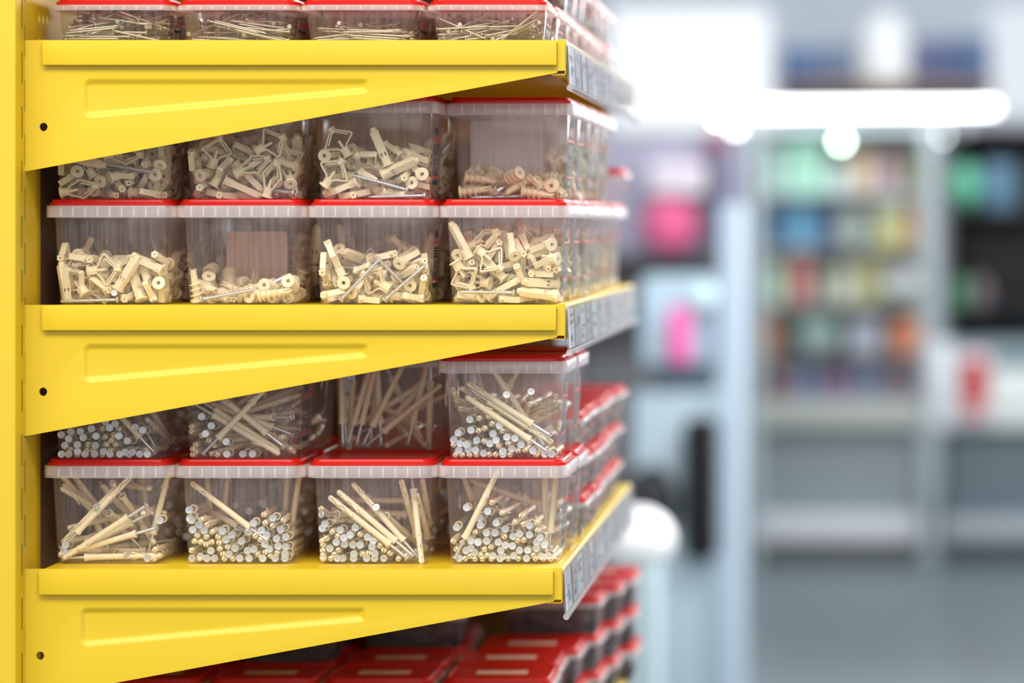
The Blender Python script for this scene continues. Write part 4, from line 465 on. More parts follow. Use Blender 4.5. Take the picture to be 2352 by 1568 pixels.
 'U4': [('nail',(-357,-312,12),(101,-101,99,-99)), ('nail',(263,-79,12),(129,-15,-141,57)), ('nail',(400,-64,12),(86,-81,-116,112)), ('nail',(182,-271,12),(101,101,-99,-98)), ('nail',(-242,-335,12),(137,38,136,35)), ('nail',(-246,-362,12),(36,-136,38,-137)), ('nail',(-337,-280,12),(128,-128,60,-60)), ('nail',(-21,-445,12),(23,132,50,139)), ('nail',(40,-465,35),(70,-70,-123,-122)), ('nail',(70,-442,44),(136,-91,115,11)), ('nail',(-222,-58,34),(129,123,59,69)), ('nail',(116,-350,64),(136,-60,-133,11)), ('nail',(339,57,12),(36,137,-37,-137)), ('nail',(476,-477,191),(100,-156,-57,50)), ('nail',(50,31,20),(110,130,-38,98)), ('nail',(-474,57,12),(141,-36,132,-38)), ('nail',(52,-11,52),(139,64,128,-14)), ('nail',(-369,-385,12),(107,-96,93,-104)), ('nail',(-295,-44,19),(124,4,134,-82)), ('nail',(89,-136,63),(75,84,-123,-110)), ('nail',(-417,0,12),(67,-65,119,-131)), ('nail',(-64,51,87),(22,-130,75,-131)), ('nail',(-188,-12,51),(116,114,82,84)), ('nail',(206,-45,94),(127,-16,-146,48)), ('nail',(-329,33,47),(26,-129,45,-144)), ('nail',(87,-53,115),(78,-62,-138,104)), ('nail',(-473,-462,12),(139,-46,134,-27)), ('nail',(107,34,100),(58,139,34,-127)), ('nail',(52,57,67),(97,-103,-103,97)), ('nail',(-219,-445,27),(95,-108,76,-116)), ('nail',(426,-467,161),(38,101,-127,-111)), ('nail',(-291,-291,50),(135,-108,76,-66)), ('nail',(31,-22,128),(50,158,-9,-112)), ('nail',(-8,58,155),(124,153,-24,-25)), ('nail',(-302,-207,54),(15,103,52,163)), ('nail',(253,-182,53),(144,63,-114,-50)), ('nail',(392,21,11),(158,-17,-112,47)), ('nail',(-327,-27,11),(162,12,102,55)), ('nail',(-263,-454,102),(142,-57,128,14)), ('nail',(-74,-21,185),(17,158,47,111)), ('nail',(-222,63,86),(122,95,-119,47)), ('nail',(-75,-429,77),(130,-106,87,-64)), ('nail',(-200,-387,85),(119,23,140,76)), ('nail',(46,-380,134),(62,-127,-95,104)), ('nail',(-178,-448,71),(22,-133,-37,-143)), ('nail',(455,55,13),(154,102,-70,-30)), ('nail',(465,30,12),(153,110,-51,-44)), ('nail',(163,-268,100),(102,-40,-144,86)), ('nail',(-8,-106,13),(73,-116,-35,141)), ('nail',(4,-241,117),(133,63,-133,-22)), ('nail',(261,-391,94),(126,9,-130,-84)), ('nail',(375,67,81),(105,105,100,-89)), ('nail',(-471,11,11),(42,105,35,161)), ('nail',(-33,-466,60),(55,102,72,146)), ('nail',(-470,-435,14),(64,87,86,144)), ('nail',(-470,-4,34),(93,-50,110,-129)), ('nail',(-428,-457,35),(140,-105,49,-84)), ('nail',(-245,-400,120),(141,13,135,42)), ('nail',(125,-299,151),(59,144,-37,-120)), ('nail',(9,-470,126),(118,17,140,78)), ('nail',(445,-77,101),(77,133,-56,-115)), ('nail',(31,-293,162),(82,66,138,100)), ('nail',(-199,-186,124),(135,115,61,70)), ('nail',(-31,-447,145),(103,81,112,101)), ('nail',(240,64,72),(117,117,-34,107)), ('nail',(-227,-23,40),(75,-4,-129,134)), ('nail',(-467,-346,44),(91,-117,-42,-127)), ('nail',(-270,-421,136),(97,77,103,119)), ('nail',(0,-146,124),(48,-142,-12,-132)), ('nail',(-16,-284,99),(73,143,-24,-117)), ('nail',(312,-69,137),(103,129,-39,-106)), ('nail',(425,-129,177),(54,150,-43,-113)), ('nail',(280,11,127),(36,137,3,-141)), ('nail',(48,-462,10),(168,-34,98,-32)), ('nail',(486,-480,318),(82,49,-174,-27)), ('nail',(187,-74,88),(127,119,-7,-98)), ('nail',(-39,58,262),(52,153,-81,-86)), ('nail',(-471,-426,230),(97,91,141,51)), ('nail',(339,-10,160),(121,20,-135,83)), ('nail',(-89,6,153),(43,-81,-127,125)), ('nail',(-388,-243,42),(106,-51,85,-138)), ('nail',(-61,-353,229),(122,-140,-71,22)), ('nail',(388,-161,166),(54,-73,-113,137)), ('nail',(-14,57,88),(90,-107,80,-119)), ('nail',(-350,52,140),(43,-51,121,-145)), ('nail',(-67,-261,268),(55,169,-33,-86)), ('nail',(-402,61,102),(83,-8,127,-130)), ('nail',(258,6,154),(106,93,-100,-100)), ('nail',(244,-82,103),(126,-27,-116,100)), ('nail',(450,-17,118),(120,-79,-104,92)), ('nail',(205,-270,230),(88,58,-139,-98)), ('nail',(-326,-6,178),(93,131,52,108)), ('nail',(-464,-377,10),(144,-3,99,97)), ('nail',(329,-64,186),(136,-25,-135,52)), ('nail',(392,-43,111),(75,-110,-61,136)), ('nail',(273,-72,120),(155,-18,-119,41)), ('nail',(-269,-447,169),(106,-90,-116,-86)), ('nail',(420,-78,176),(48,133,-23,-140)), ('nail',(-482,-469,124),(145,-11,137,-13)), ('nail',(-76,-117,169),(151,32,126,-13)), ('nail',(-370,-480,102),(104,-97,92,107)), ('nail',(-324,-26,284),(44,21,-174,85)), ('nail',(366,-20,242),(65,59,153,-95)), ('nail',(465,-37,93),(156,76,-86,-51)), ('nail',(-195,-14,231),(69,-141,61,-108))],
}

random.seed(11)
R_ = random.Random(5)
# ------------------------------------------------------------------ palette
YEL = mat('yellow_powder_coat', (0.74, 0.505, 0.014), .42, 0, .015, 8, .07, 700, 0, .5)
RED = mat('red_lid_plastic', (0.78, 0.018, 0.010), .28, 0, .03, 40, trans=.38)
CLEAR = clear_mat('clear_polypropylene', .055, tint=(.992, .986, .982), white=(.96, .90, .89))
FROST = clear_mat('frosted_polypropylene', .30, tint=(.995, .985, .99), white=(1, .965, .985), streak=.05, rough=.2)
RIB = clear_mat('moulded_rib', .6, white=(1, .98, .98), streak=.03, rough=.2)
ACRYL = clear_mat('clear_price_channel', .10, rough=.05, streak=.3)
CREAM = mat('cream_nylon', (0.86, 0.75, 0.51), .45, 0, .04, 60)
ZINC = mat('bright_zinc', (0.70, 0.73, 0.76), .38, .85, .05, 200)
STEEL = mat('bright_nail_steel', (0.46, 0.44, 0.36), .36, .88, .10, 120)
BLACKM = mat('black_phosphate', (0.035, 0.034, 0.036), .45, .4, .2, 200)
STICK = clear_mat('clear_film_sticker', .55, white=(.42,.45,.49), streak=.03, refl=.15)
INK = mat('black_ink', (0.05, 0.05, 0.06), .6)
REDINK = mat('red_ink', (0.75, 0.05, 0.03), .6)
PAPER = mat('price_card_paper', (0.52, 0.55, 0.60), .7, 0, .03)
CARD_GREY = mat('price_card_grey', (0.36, 0.38, 0.42), .7, 0, .03)
CARDINK = mat('grey_print', (0.16, 0.17, 0.20), .7)
PINKINK = mat('pink_ink', (0.80, 0.30, 0.36), .7)
SLOTSHADE = mat('slot_shade_brown', (0.30, 0.20, 0.008), .6)  # brown inside the post slots stands in for their shade
LIDPAPER = mat('lid_label_paper', (0.72, 0.50, 0.36), .7)

def gx(px, Y=0.0): return P(px, 0, Y).x
def gz(py, Y=0.0): return P(0, py, Y).z

# ------------------------------------------------------------------ shelving post
ROWY = {'above': (-505, 0, 'upper'), 'top': (95, 0, 'top'), 'mid': (703, -1, 'middle'), 'low': (1309, -8, 'lower'), 'base': (1872, -8, 'bottom')}
XP = gx(57)                     # face of the post that carries the slots
def build_post():
    r = root('shelf_upright', (XP-0.04, 0.006, 0.0), 'yellow slotted steel post at the left edge carrying the shelves', 'shelf post')
    x0, x1, y0, y1 = -0.06, 0.04, -0.036, 0.036
    H = 2.3
    mb = MB()
    prof = [(x1, y0+.006), (x1-.0018, y0+.0018), (x1-.006, y0), (x0+.006, y0), (x0+.0018, y0+.0018), (x0, y0+.006), (x0, y1), (x1-.002, y1), (x1, y1-.002)]
    n = len(prof)
    mb.add([(x, y, z) for z in (0, H) for x, y in prof], [(i, (i+1) % n, n+(i+1) % n, n+i) for i in range(n-1)]+[tuple(range(n, 2*n))])
    # slotted face: two columns of slots, staggered
    ya, yb = y0+.006, y1-.002
    slots = []
    pitch = .050
    z = gz(1568)-.2
    k = 0
    while z < gz(0)+.2:
        slots.append((-.0185, -.0148, z, z+.0290)); slots.append((-.0072, -.0035, z+pitch/2, z+pitch/2+.0290)); z += pitch; k += 1
    outer = [(ya, 0), (yb, 0), (yb, H), (ya, H)]
    mb.holed(outer, [[(a, c), (b, c), (b, d), (a, d)] for a, b, c, d in slots], lambda u, v: (x1, u, v))
    for a, b, c, d in slots:
        mb.loft([[(x1, a, c), (x1, b, c), (x1, b, d), (x1, a, d)], [(x1-.012, a, c), (x1-.012, b, c), (x1-.012, b, d), (x1-.012, a, d)]], cap0=False, cap1=True, mi=1)
    ob('post_profile', mb.mesh('post_profile', [YEL, SLOTSHADE]), r)
    fb = MB(); fb.rbox(x0-.01, x1+.3, -.03, .03, 0.0, .07, .004)
    ob('foot', fb.mesh('foot', YEL, 22), r)
    return r
build_post()

# back panels of the bay: a yellow perforated sheet above, below it a sheet with its shade put in as brown
BROWN = mat('shade_brown', (.16, .085, .045), .7)  # brown carries the shade of the lower back panel
def build_back():
    zt_ = gz(95)-.004
    r = root('back_panel', (XP-.002, .045, 0), 'yellow perforated steel back panel behind the topmost tubs', 'panel')
    mb = MB()
    L, H0, H1 = 1.0, zt_, 1.75
    holes = []
    for i in range(3):
        for zc in [gz(30), gz(86), gz(-34)]:
            y = .018+i*.0165
            holes.append([(y+.0028*cos(2*pi*k/10), zc+.0052*sin(2*pi*k/10)) for k in range(10)])
    mb.holed([(0, H0), (L, H0), (L, H1), (0, H1)], holes, lambda u, v: (0, u, v))
    for h_ in holes: mb.loft([[(0, y, z) for y, z in h_], [(-.002, y, z) for y, z in h_]], cap0=False, cap1=False)
    mb.holed([(0, H0), (L, H0), (L, H1), (0, H1)], holes, lambda u, v: (-.002, u, v))
    mb.add([(0, 0, H0), (0, 0, H1), (-.002, 0, H1), (-.002, 0, H0)], [(0, 1, 2, 3)])
    ob('panel_sheet', mb.mesh('panel_sheet', YEL), r)
    r = root('back_panel', (XP-.002, .040, 0), 'back panel, shade painted in as dark brown, behind the middle and lower tubs', 'panel')
    y = MB(); y.rbox(-.004, 0, 0, .030, .62, zt_, .001); ob('edge_strip', y.mesh('edge_strip', YEL), r)
    h = MB(); h.rbox(-.012, -.006, .026, 1.0, .62, zt_, .001); ob('panel_sheet', h.mesh('brown_sheet', BROWN), r)
build_back()

def light_block_panel():  # added to block light from the far end, mostly hidden by the tubs
    mb = MB(); mb.rbox(0, .40, 0, .012, 0, 1.95, .003)
    o = ob('light_block_panel', mb.mesh('light_block_panel', BROWN), None, (XP+.002, 1.03, 0))
    tag(o, 'added brown panel that darkens the shelving from its far end', 'panel')
light_block_panel()

# ------------------------------------------------------------------ shelves with brackets
LEN = 1.0
def bracket_mesh(py, dx):
    """plate with an embossed wedge, drawn in the plane of the photograph, xz relative to the shelf corner"""
    mb = MB()
    q = lambda x, y: (gx(x+dx), gz(y+py-95))
    outer = [q(57, 92), q(57, 393), q(64, 392.5), q(1278, 167.5), q(1296, 150), q(1297, 92)]
    hole = [(gx(100+dx)+.0037*cos(2*pi*k/20), gz(291+py-95)+.0037*sin(2*pi*k/20)*(1.12 if 12 < k < 18 else 1)) for k in range(20)]
    quad = [q(188, 178), q(188, 275), q(850, 216), q(850, 178)]
    rad = [.0085, .0085, .006, .0055]
    L = []
    for k in range(7):
        t = k/6; L.append((rpoly(quad, rad, .0074*t), .0031*(.5-.5*cos(pi*t))))
    T = .0022
    mb.holed(outer, [hole, L[0][0]], lambda u, v: (u, 0, v))
    mb.loft([[(u, d, v) for u, v in l] for l, d in L], cap0=False, cap1=True)
    mb.loft([[(u, d, v) for u, v in hole] for d in (0, T)], cap0=False, cap1=False)
    n = len(outer)
    mb.loft([[(u, 0, v) for u, v in outer], [(u, T, v) for u, v in outer]], cap0=False, cap1=False)
    mb.holed(outer, [hole, L[0][0]], lambda u, v: (u, T, v))
    mb.loft([[(u, d+T, v) for u, v in l] for l, d in L], cap0=False, cap1=True)
    return mb.mesh('side_bracket', YEL, 22)

SHELF_DX = {}
def build_shelf(key, label):
    py, dx, nm = ROWY[key]
    SHELF_DX[key] = dx
    zt = gz(py)
    r = root('shelf', (gx(60+dx), 0, zt), label, 'shelf', 'yellow steel shelves')
    bx, bz = r.location.x, r.location.z
    def rel(me):
        me.transform(Matrix.Translation((-bx, 0, -bz))); return me
    bk = rel(bracket_mesh(py, dx))
    ob('side_bracket', bk, r); ob('side_bracket', bk, r, (0, LEN-.003, 0))
    # deck: folded sheet with a side flange over the bracket and a front lip
    d = MB()
    xa, xb = gx(100+dx), gx(1280+dx); xl = gx(1298+dx)
    t = .0015
    xi, xo = gx(99.5+dx), gx(1281+dx)
    d.rbox(xi, xo, -.0015, LEN+.001, zt-.0022, zt, .0009)
    ob('deck', rel(d.mesh('deck', YEL, 22)), r)
    f = MB(); f.rbox(xa, xb, -.0062, -.0030, zt-.0222, zt, .0010, n=3)
    f.rbox(xa, xb, -.0058, -.0015, zt-.0022, zt-.0001, .0009)
    ob('side_flange', rel(f.mesh('side_flange', YEL, 22)), r)
    f2 = MB(); f2.rbox(xa, xb, LEN+.001, LEN+.004, zt-.0222, zt, .0010, n=3)
    ob('side_flange', rel(f2.mesh('side_flange', YEL, 22)), r)
    lp = MB()      # front lip, a U-shaped fold seen end-on
    pts = [(gx(1280.5+dx), zt+.002), (xl, zt+.002), (xl+.0008, zt+.0012), (xl+.0008, zt-.0295), (xl-.0006, zt-.0310), (xl-.013, zt-.0310), (xl-.013, zt-.0297),
           (xl-.0014, zt-.0297), (xl-.0006, zt-.0290), (xl-.0006, zt-.001), (gx(1280.5+dx), zt-.001)]
    lp.prism(pts, .0024, LEN)
    lp.box(gx(1280.5+dx), xl, -.0012, .0, zt-.027, zt+.002)
    ob('front_lip', rel(lp.mesh('front_lip', YEL, 22)), r)
    return r
build_shelf('top', 'topmost yellow steel shelf, carrying shallow tubs of nails')
build_shelf('mid', 'middle yellow steel shelf, carrying tubs of cream toggle anchors')
build_shelf('low', 'lower yellow steel shelf, carrying tubs of long frame plugs')
build_shelf('above', 'added yellow steel shelf out of the picture, shading the topmost tubs')  # unseen extra shelf, added for the shade it casts on the top tubs
build_shelf('base', 'bottom yellow steel shelf, mostly below the picture, with stacked shallow tubs')

# ------------------------------------------------------------------ price channels and their cards
def price_channel(key, lbl, cards):
    py, dx, nm = ROWY[key]
    zt = gz(py); x0 = gx(1299.5+dx)
    H = .0405; tilt = .0022
    r = root('price_channel', (x0, 0, zt-.001), lbl, 'price holder', 'clear price channels on the shelf fronts')
    prof = lambda pts: [(x, z) for x, z in pts]
    b = MB()
    b.prism([(0, 0), (.0010, 0), (.0010+tilt, -H), (tilt, -H)], -.001, LEN)
    b.prism([(.0024, 0), (.0032, 0), (.0032+tilt, -H+.001), (.0024+tilt, -H+.001)], -.001, LEN)
    b.prism([(0, 0), (.0032, 0), (.0032, .0012), (0, .0012)], -.001, LEN)
    ob('channel_sheet', b.mesh('channel_sheet', ACRYL), r)
    e = MB()
    e.tube([(tilt+.0016, -.0012, -H-.0012), (tilt+.0016, LEN, -H-.0012)], .0030, 14)
    ob('lower_bead', e.mesh('lower_bead', clearbead), r)
    y = .004
    for i in range(cards):
        w = R_.choice([.052, .060, .064]); 
        c = MB(); h = .036
        def slab(ya, yb, za, zb, x, mi):
            k = lambda z: x+tilt*(-z/H)
            c.add([(k(za), ya, za), (k(za), yb, za), (k(zb), yb, zb), (k(zb), ya, zb)], [(0, 1, 2, 3)], mi)
        k0 = lambda z: .00115+tilt*(-z/H)
        c.add([(k0(z)+dxx, yy, z) for dxx in (0, .0006) for yy, z in ((0, -.002), (w, -.002), (w, -.002-h), (0, -.002-h))],
              [(0, 1, 2, 3), (4, 5, 6, 7), (0, 1, 5, 4), (1, 2, 6, 5), (2, 3, 7, 6), (3, 0, 4, 7)], 0)
        for _ in range(4):
            za = -.004-R_.random()*.026; ya = R_.random()*w*.5
            slab(ya, min(w-.002, ya+w*R_.uniform(.2, .6)), za, za-R_.uniform(.002, .006), .0019, 1)
        if R_.random() < .6: slab(0.002, .010, -.004, -.018, .00195, 2)
        o = ob('price_card', c.mesh('price_card', [PAPER if i % 2 == 0 else CARD_GREY, CARDINK, PINKINK], 0), None, (x0, y, zt-.001))
        tag(o, ORD[i]+' price card from the near end of the '+nm+' shelf\'s clear channel', 'price card', 'price cards on the '+nm+' shelf front')
        y += w+R_.choice([.004, .01, .02])
        if y > LEN-.07: break
ORD = ['first', 'second', 'third', 'fourth', 'fifth', 'sixth', 'seventh', 'eighth', 'ninth', 'tenth', 'eleventh', 'twelfth', 'thirteenth', 'fourteenth']
clearbead = clear_mat('clear_bead', .30, rough=.05, streak=.2)
price_channel('top', 'clear plastic price channel along the front of the topmost shelf', 14)
price_channel('mid', 'clear plastic price channel along the front of the middle shelf', 14)
price_channel('low', 'clear plastic price channel along the front of the lower shelf', 14)
price_channel('base', 'clear plastic price channel along the front of the bottom shelf', 14)

# ------------------------------------------------------------------ tubs
TALL = dict(rim=.1222, wt=.1095, wb=.1015, zr=.0812, zt=.0926, lid=.0984, rec=.0973, rr=.015, br=.0135)
LOW = dict(rim=.1150, wt=.1065, wb=.1000, zr=.0310, zt=.0362, lid=.0430, rec=.0420, rr=.015, br=.0135)
def tub_meshes(T, nm):
    u = MM
    def lp(w, z, r): return [(x, y, z) for x, y in rrect(w, w, max(r, .0015), 6)]
    b = MB(); wt, wb, zr, zt = T['wt'], T['wb'], T['zr'], T['zt']
    wtop = wt+.0006
    b.loft([lp(wb-.006, 0, .0105), lp(wb-.0015, .0006, .0125), lp(wb, .0022, T['br']), lp(wt, zr, T['br']+.001), lp(wtop, zt-.0002, T['br']+.001),
            lp(wtop-.0022, zt-.0002, T['br']), lp(wt-.0022, zr, T['br']), lp(wb-.0022, .0030, T['br']-.001), lp(wb-.006, .0014, .0105)])
    body = b.mesh(nm+'_body', CLEAR, 50)
    k = MB(); rim = T['rim']; g = .0012
    k.loft([lp(rim-2*g, zr, T['rr']-g), lp(rim-.0004, zr, T['rr']), lp(rim, zr+.0006, T['rr']), lp(rim, zt-.0008, T['rr']), lp(rim-.0012, zt, T['rr']-.0005),
            lp(wtop+.0004, zt, T['br']+.001), lp(wtop+.0004, zt-.0012, T['br']+.001), lp(rim-2*g, zt-.0014, T['rr']-g)], ring=True)
    n = 9; hi, ho = wtop/2+.0003, rim/2-.0011
    for i in range(n):
        c = (i-(n-1)/2)*.0113
        for s_ in (1, -1):
            k.box(c-.0004, c+.0004, min(s_*hi, s_*ho), max(s_*hi, s_*ho), zr+.001, zt-.0013, 1)
            k.box(min(s_*hi, s_*ho), max(s_*hi, s_*ho), c-.0004, c+.0004, zr+.001, zt-.0013, 1)
    rimm = k.mesh(nm+'_rim', [FROST, RIB], 45)
    l = MB(); lw = rim-.0052; zl, rc = T['lid'], T['rec']
    l.loft([lp(lw-.010, zt-.0006, .011), lp(lw, zt+.0001, .0135), lp(lw, zt+(zl-zt)*.42, .0135), lp(lw-.0012, zt+(zl-zt)*.50, .013), lp(lw-.0042, zt+(zl-zt)*.52, .012),
            lp(lw-.0050, zl-.0007, .012), lp(lw-.0062, zl, .0115), lp(lw-.0085, zl, .0105), lp(lw-.0105, rc, .010)])
    lid = l.mesh(nm+'_lid', RED, 30)
    s = MB(); hx = (wt+wb)/4+.0002
    z0, z1 = .016, zr-.006
    sl = (wt-wb)/2/zr
    X = lambda z, e=0: wb/2+sl*z+.00015+e
    def st(ya, yb, za, zb, e, mi): s.add([(X(za, e), ya, za), (X(za, e), yb, za), (X(zb, e), yb, zb), (X(zb, e), ya, zb)], [(0, 1, 2, 3)], mi)
    if T is TALL:
        st(-.030, .030, z0-.004, z1, 0, 0)
        st(-.020, .004, z1-.013, z1-.006, .0001, 1); st(.010, .018, z1-.014, z1-.004, .0001, 2)
        st(-.028, .028, z1-.0185, z1-.0165, .0001, 2)
        for i in range(4): st(-.024, .022-i*.004, z1-.022-i*.0026, z1-.0235-i*.0026, .0001, 1)
        st(-.020, -.012, z1-.042, z1-.036, .0001, 1); st(-.004, .018, z1-.041, z1-.040, .0001, 1); st(-.004, .018, z1-.037, z1-.036, .0001, 1)
        for i in range(9): st(-.022+i*.004, -.0200+i*.004, z1-.052, z1-.045, .0001, 1)
        st(-.028, .028, z0+.006, z0+.0075, .0001, 2)
        st(-.020, .016, z0-.001, z0+.0035, .0001, 1)
    else:
        st(-.030, .030, .006, .025, 0, 0); st(-.025, .02, .012, .015, .0001, 1); st(-.025, .025, .019, .0205, .0001, 2)
    lab = s.mesh(nm+'_label', [STICK, INK, REDINK], 0)
    q = MB(); q.rbox(-.026, .026, -.012, .012, rc-.0003, rc+.0003, .0002)
    return body, rimm, lid, lab, q.mesh(nm+'_lid_label', LIDPAPER, 0)
TM = {'tall': tub_meshes(TALL, 'tall_tub'), 'low': tub_meshes(LOW, 'low_tub')}
TD = {'tall': TALL, 'low': LOW}
FRONT = .040
def put_tub(kind, x, y, z, label, group, rz=0.0, sticker=True, lidlabel=False):
    m = TM[kind]
    r = root('storage_tub', (x, y, z), label, 'tub', group, rz)
    ob('body', m[0], r); tag(ob('rim', m[1], r), 'frosted ribbed rim band'); tag(ob('lid', m[2], r), 'red snap-on lid')
    if sticker: tag(ob('label', m[3], r), 'printed sticker on the side wall')
    if lidlabel: tag(ob('lid_label', m[4], r), 'pale paper label on the lid')
    return r
CN = {1: 'first', 2: 'second', 3: 'third', 4: 'fourth'}
TX = {i+1: gx(c, FRONT) for i, c in enumerate((249.5, 551, 853, 1156))}
LX = {i+1: gx(c, FRONT) for i, c in enumerate((257, 544, 829, 1119))}
HT = TALL['rim']/2; HL = LOW['rim']/2
ZD = {k: gz(ROWY[k][0])+.0002 for k in ROWY}
Y1 = FRONT+HT
TUB = {}    # key -> (x, y, z)
PT, PL = .1225, .0422
def front(key, col, x, y, z, kind, label, group, rz=0.0, st=True):
    TUB[key] = (x, y, z); put_tub(kind, x, y, z, label, group, rz, st)
what = {'M1T1': 'sparse cream toggle anchors', 'M1T2': 'few cream spiral anchors', 'M1T3': 'toggle anchors and screws',
        'M1T4': 'high toggle anchor heap', 'M2T1': 'toggle anchors, half hidden', 'M2T2': 'toggle anchors, lid hidden',
        'M2T3': 'toggle anchors, flat screw', 'M2T4': 'brownish spiral anchors, set back',
        'B1T1': 'crisscross frame plugs', 'B1T2': 'silver nail heads', 'B1T3': 'plugs leaning right', 'B1T4': 'one plug leaning left',
        'B2T1': 'nail heads, mostly hidden', 'B2T2': 'plugs crossed in an X', 'B2T3': 'dark upright plugs, set back', 'B2T4': 'plugs under visible lid'}
for lev, shelf, nm in (('M', 'mid', 'middle'), ('B', 'low', 'lower')):
    for row in (1, 2):
        for c in range(1, 5):
            key = '%s%dT%d' % (lev, row, c)
            y = Y1; rz = 0.0
            if key == 'M2T4': y = Y1+.060
            if key == 'B2T3': y = Y1+.122
            if row == 2 and key not in ('M2T4', 'B2T3'): y = Y1+R_.uniform(0, .003)
            rz = R_.gauss(0, .006)
            front(key, c, TX[c]+(gx(-3)-gx(0) if lev == 'B' else 0)+R_.gauss(0, .0003), y, ZD[shelf]+(row-1)*TALL['rec'], 'tall',
                  'clear tub of '+what[key]+', '+CN[c]+' from left, '+nm+' shelf\'s '+('upper' if row == 2 else 'lower')+' row',
                  'front tubs on the '+nm+' shelf', rz, key in ('B2T2', 'B2T4', 'M2T3', 'M2T4', 'M1T3', 'M1T4', 'B1T4'))
for c in range(1, 5):
    front('U%d' % c, c, LX[c], FRONT+HL, ZD['top'], 'low', 'shallow red-lidded tub of steel nails, '+CN[c]+' from left, topmost shelf', 'front tubs on the top shelf', R_.gauss(0, .008), True)

def back_label(key, x0, x1, y0, y1, m):
    b = TUB[key]; yb = b[1]+TALL['wt']/2-.0035
    r = [o for o in bpy.data.objects if o.name.startswith('storage_tub') and (Vector(o.location)-Vector(b)).length < 1e-6][0]
    p, q = P(x0, y0, yb), P(x1, y1, yb)
    w, h = q.x-p.x, p.z-q.z
    mb = MB(); mb.prism([((p.x+q.x)/2+u-b[0], (p.z+q.z)/2+v-b[2]) for u, v in rrect(w, h, .004)], yb-b[1], yb-b[1]+.0004)
    tag(ob('label', mb.mesh('back_label', m, 0), r), 'plain rounded label on the back wall')
back_label('M1T2', 520, 659, 531, 672, mat('tan_label', (.62, .42, .34), .5))
back_label('M2T4', 1080, 1246, 276, 432, mat('white_label', (.72, .66, .66), .5))
BACK = []   # (kind, x, y, z, contents key)
def back_tub(kind, x, y, z, label, group, fill, lidlabel=False):
    BACK.append((kind, x, y, z, fill)); put_tub(kind, x, y, z, label, group, R_.gauss(0, .012), x > -.36, lidlabel)
for lev, shelf, nm in (('M', 'mid', 'middle'), ('B', 'low', 'lower')):
    for c in (1, 2, 3, 4):
        rows = range(1, 7) if c == 4 else range(1, 3 if c < 3 else 4)
        for k in rows:
            y = Y1+k*PT
            x = TX[c]+R_.gauss(0, .0008)
            if lev == 'B' and c == 4 and k >= 2: continue
            fill = 'toggle' if lev == 'M' else 'plug'
            back_tub('tall', x, y, ZD[shelf], ORD[k-1]+' tub behind the '+CN[c]+' front tub, '+nm+' shelf\'s lower row', 'tubs behind the front row, '+nm+' shelf', fill)
            if c == 4 and (lev == 'M' and k <= 4 or lev == 'B' and k == 1) or (c < 4 and k == 1 and not (lev == 'B' and c == 3)):
                yy = y+(.060 if lev == 'M' and c == 4 else 0)
                back_tub('tall', x, yy, ZD[shelf]+TALL['rec'], ORD[k-1]+' tub behind the '+CN[c]+' front tub, '+nm+' shelf\'s upper row', 'tubs behind the front row, '+nm+' shelf', fill)
back_tub('low', TX[4]+.006, Y1+.80, ZD['mid']+TALL['rec'], 'small red-lidded tub sitting alone at the far end of the middle shelf', 'tubs behind the front row, middle shelf', None)
for k in range(2, 7):       # shallow tubs three high on the lower shelf
    for lv in range(3):
        back_tub('low', TX[4]+R_.gauss(0, .002), Y1+.02+k*.121, ZD['low']+lv*PL, ['bottom', 'middle', 'top'][lv]+' shallow tub, '+ORD[k-2]+' stack behind the tall tubs, lower shelf',
                 'shallow tub stacks on the lower shelf', 'nail')
for c in (3, 4):
    for k in range(1, 8 if c == 4 else 3):
        for lv in range(1 if c == 3 or k < 2 else 2):
            back_tub('low', LX[c]+R_.gauss(0, .0015), FRONT+HL+k*.118, ZD['top']+lv*PL, ['bottom', 'upper'][lv]+' shallow tub, '+ORD[k-1]+' behind '+CN[c]+' front tub, topmost shelf',
                     'shallow tubs behind the front on the top shelf', 'nail')
BXo = {4: -.3475, 3: -.4645, 2: -.5815, 1: -.6985}
for c in (1, 2, 3, 4):
    for k in range(0, 6 if c == 4 else 4):
        n = 2
        if k >= (3 if c == 4 else 2): n = 3
        if c == 2 and k == 1: n = 3
        for lv in range(n):
            x = BXo[c]+R_.gauss(0, .002)+(.012*(k-1) if c == 4 and k > 1 else 0)
            back_tub('low', x, .35+k*.119, ZD['base']+lv*PL, ['bottom', 'middle', 'top'][lv]+' shallow tub, '+ORD[k]+' stack from the front, bottom shelf\'s '+CN[c]+' column',
                     'shallow tub stacks on the bottom shelf', 'black', lidlabel=(lv == n-1))

# ------------------------------------------------------------------ hardware in the tubs
SLEEVE = sleeve_mb().mesh('plug_sleeve', CREAM, 40)
DNAIL = drive_nail_mb().mesh('drive_nail', ZINC, 35)
HW = {'open': toggle_mb('open').mesh('toggle_open', CREAM, 35), 'half': toggle_mb('half').mesh('toggle_half', CREAM, 35), 'closed': toggle_mb('closed').mesh('toggle_closed', CREAM, 35),
      'spiral': spiral_mb().mesh('spiral_anchor', CREAM, 35), 'screw': screw_mb().mesh('pan_head_screw', ZINC, 35), 'nail': nail_mb().mesh('wire_nail', STEEL, 40)}
NAMES = {'open': ('toggle_anchor', 'toggle anchor'), 'half': ('toggle_anchor', 'toggle anchor'), 'closed': ('toggle_anchor', 'toggle anchor'),
         'spiral': ('spiral_anchor', 'wall anchor'), 'screw': ('wood_screw', 'screw'), 'nail': ('wire_nail', 'nail')}
DESC = {'open': 'spread cream toggle anchor', 'half': 'half-folded cream toggle anchor', 'closed': 'bar-shaped folded cream toggle anchor',
        'spiral': 'cream spiral anchor', 'screw': 'silver cross-head screw', 'nail': 'steel wire nail'}
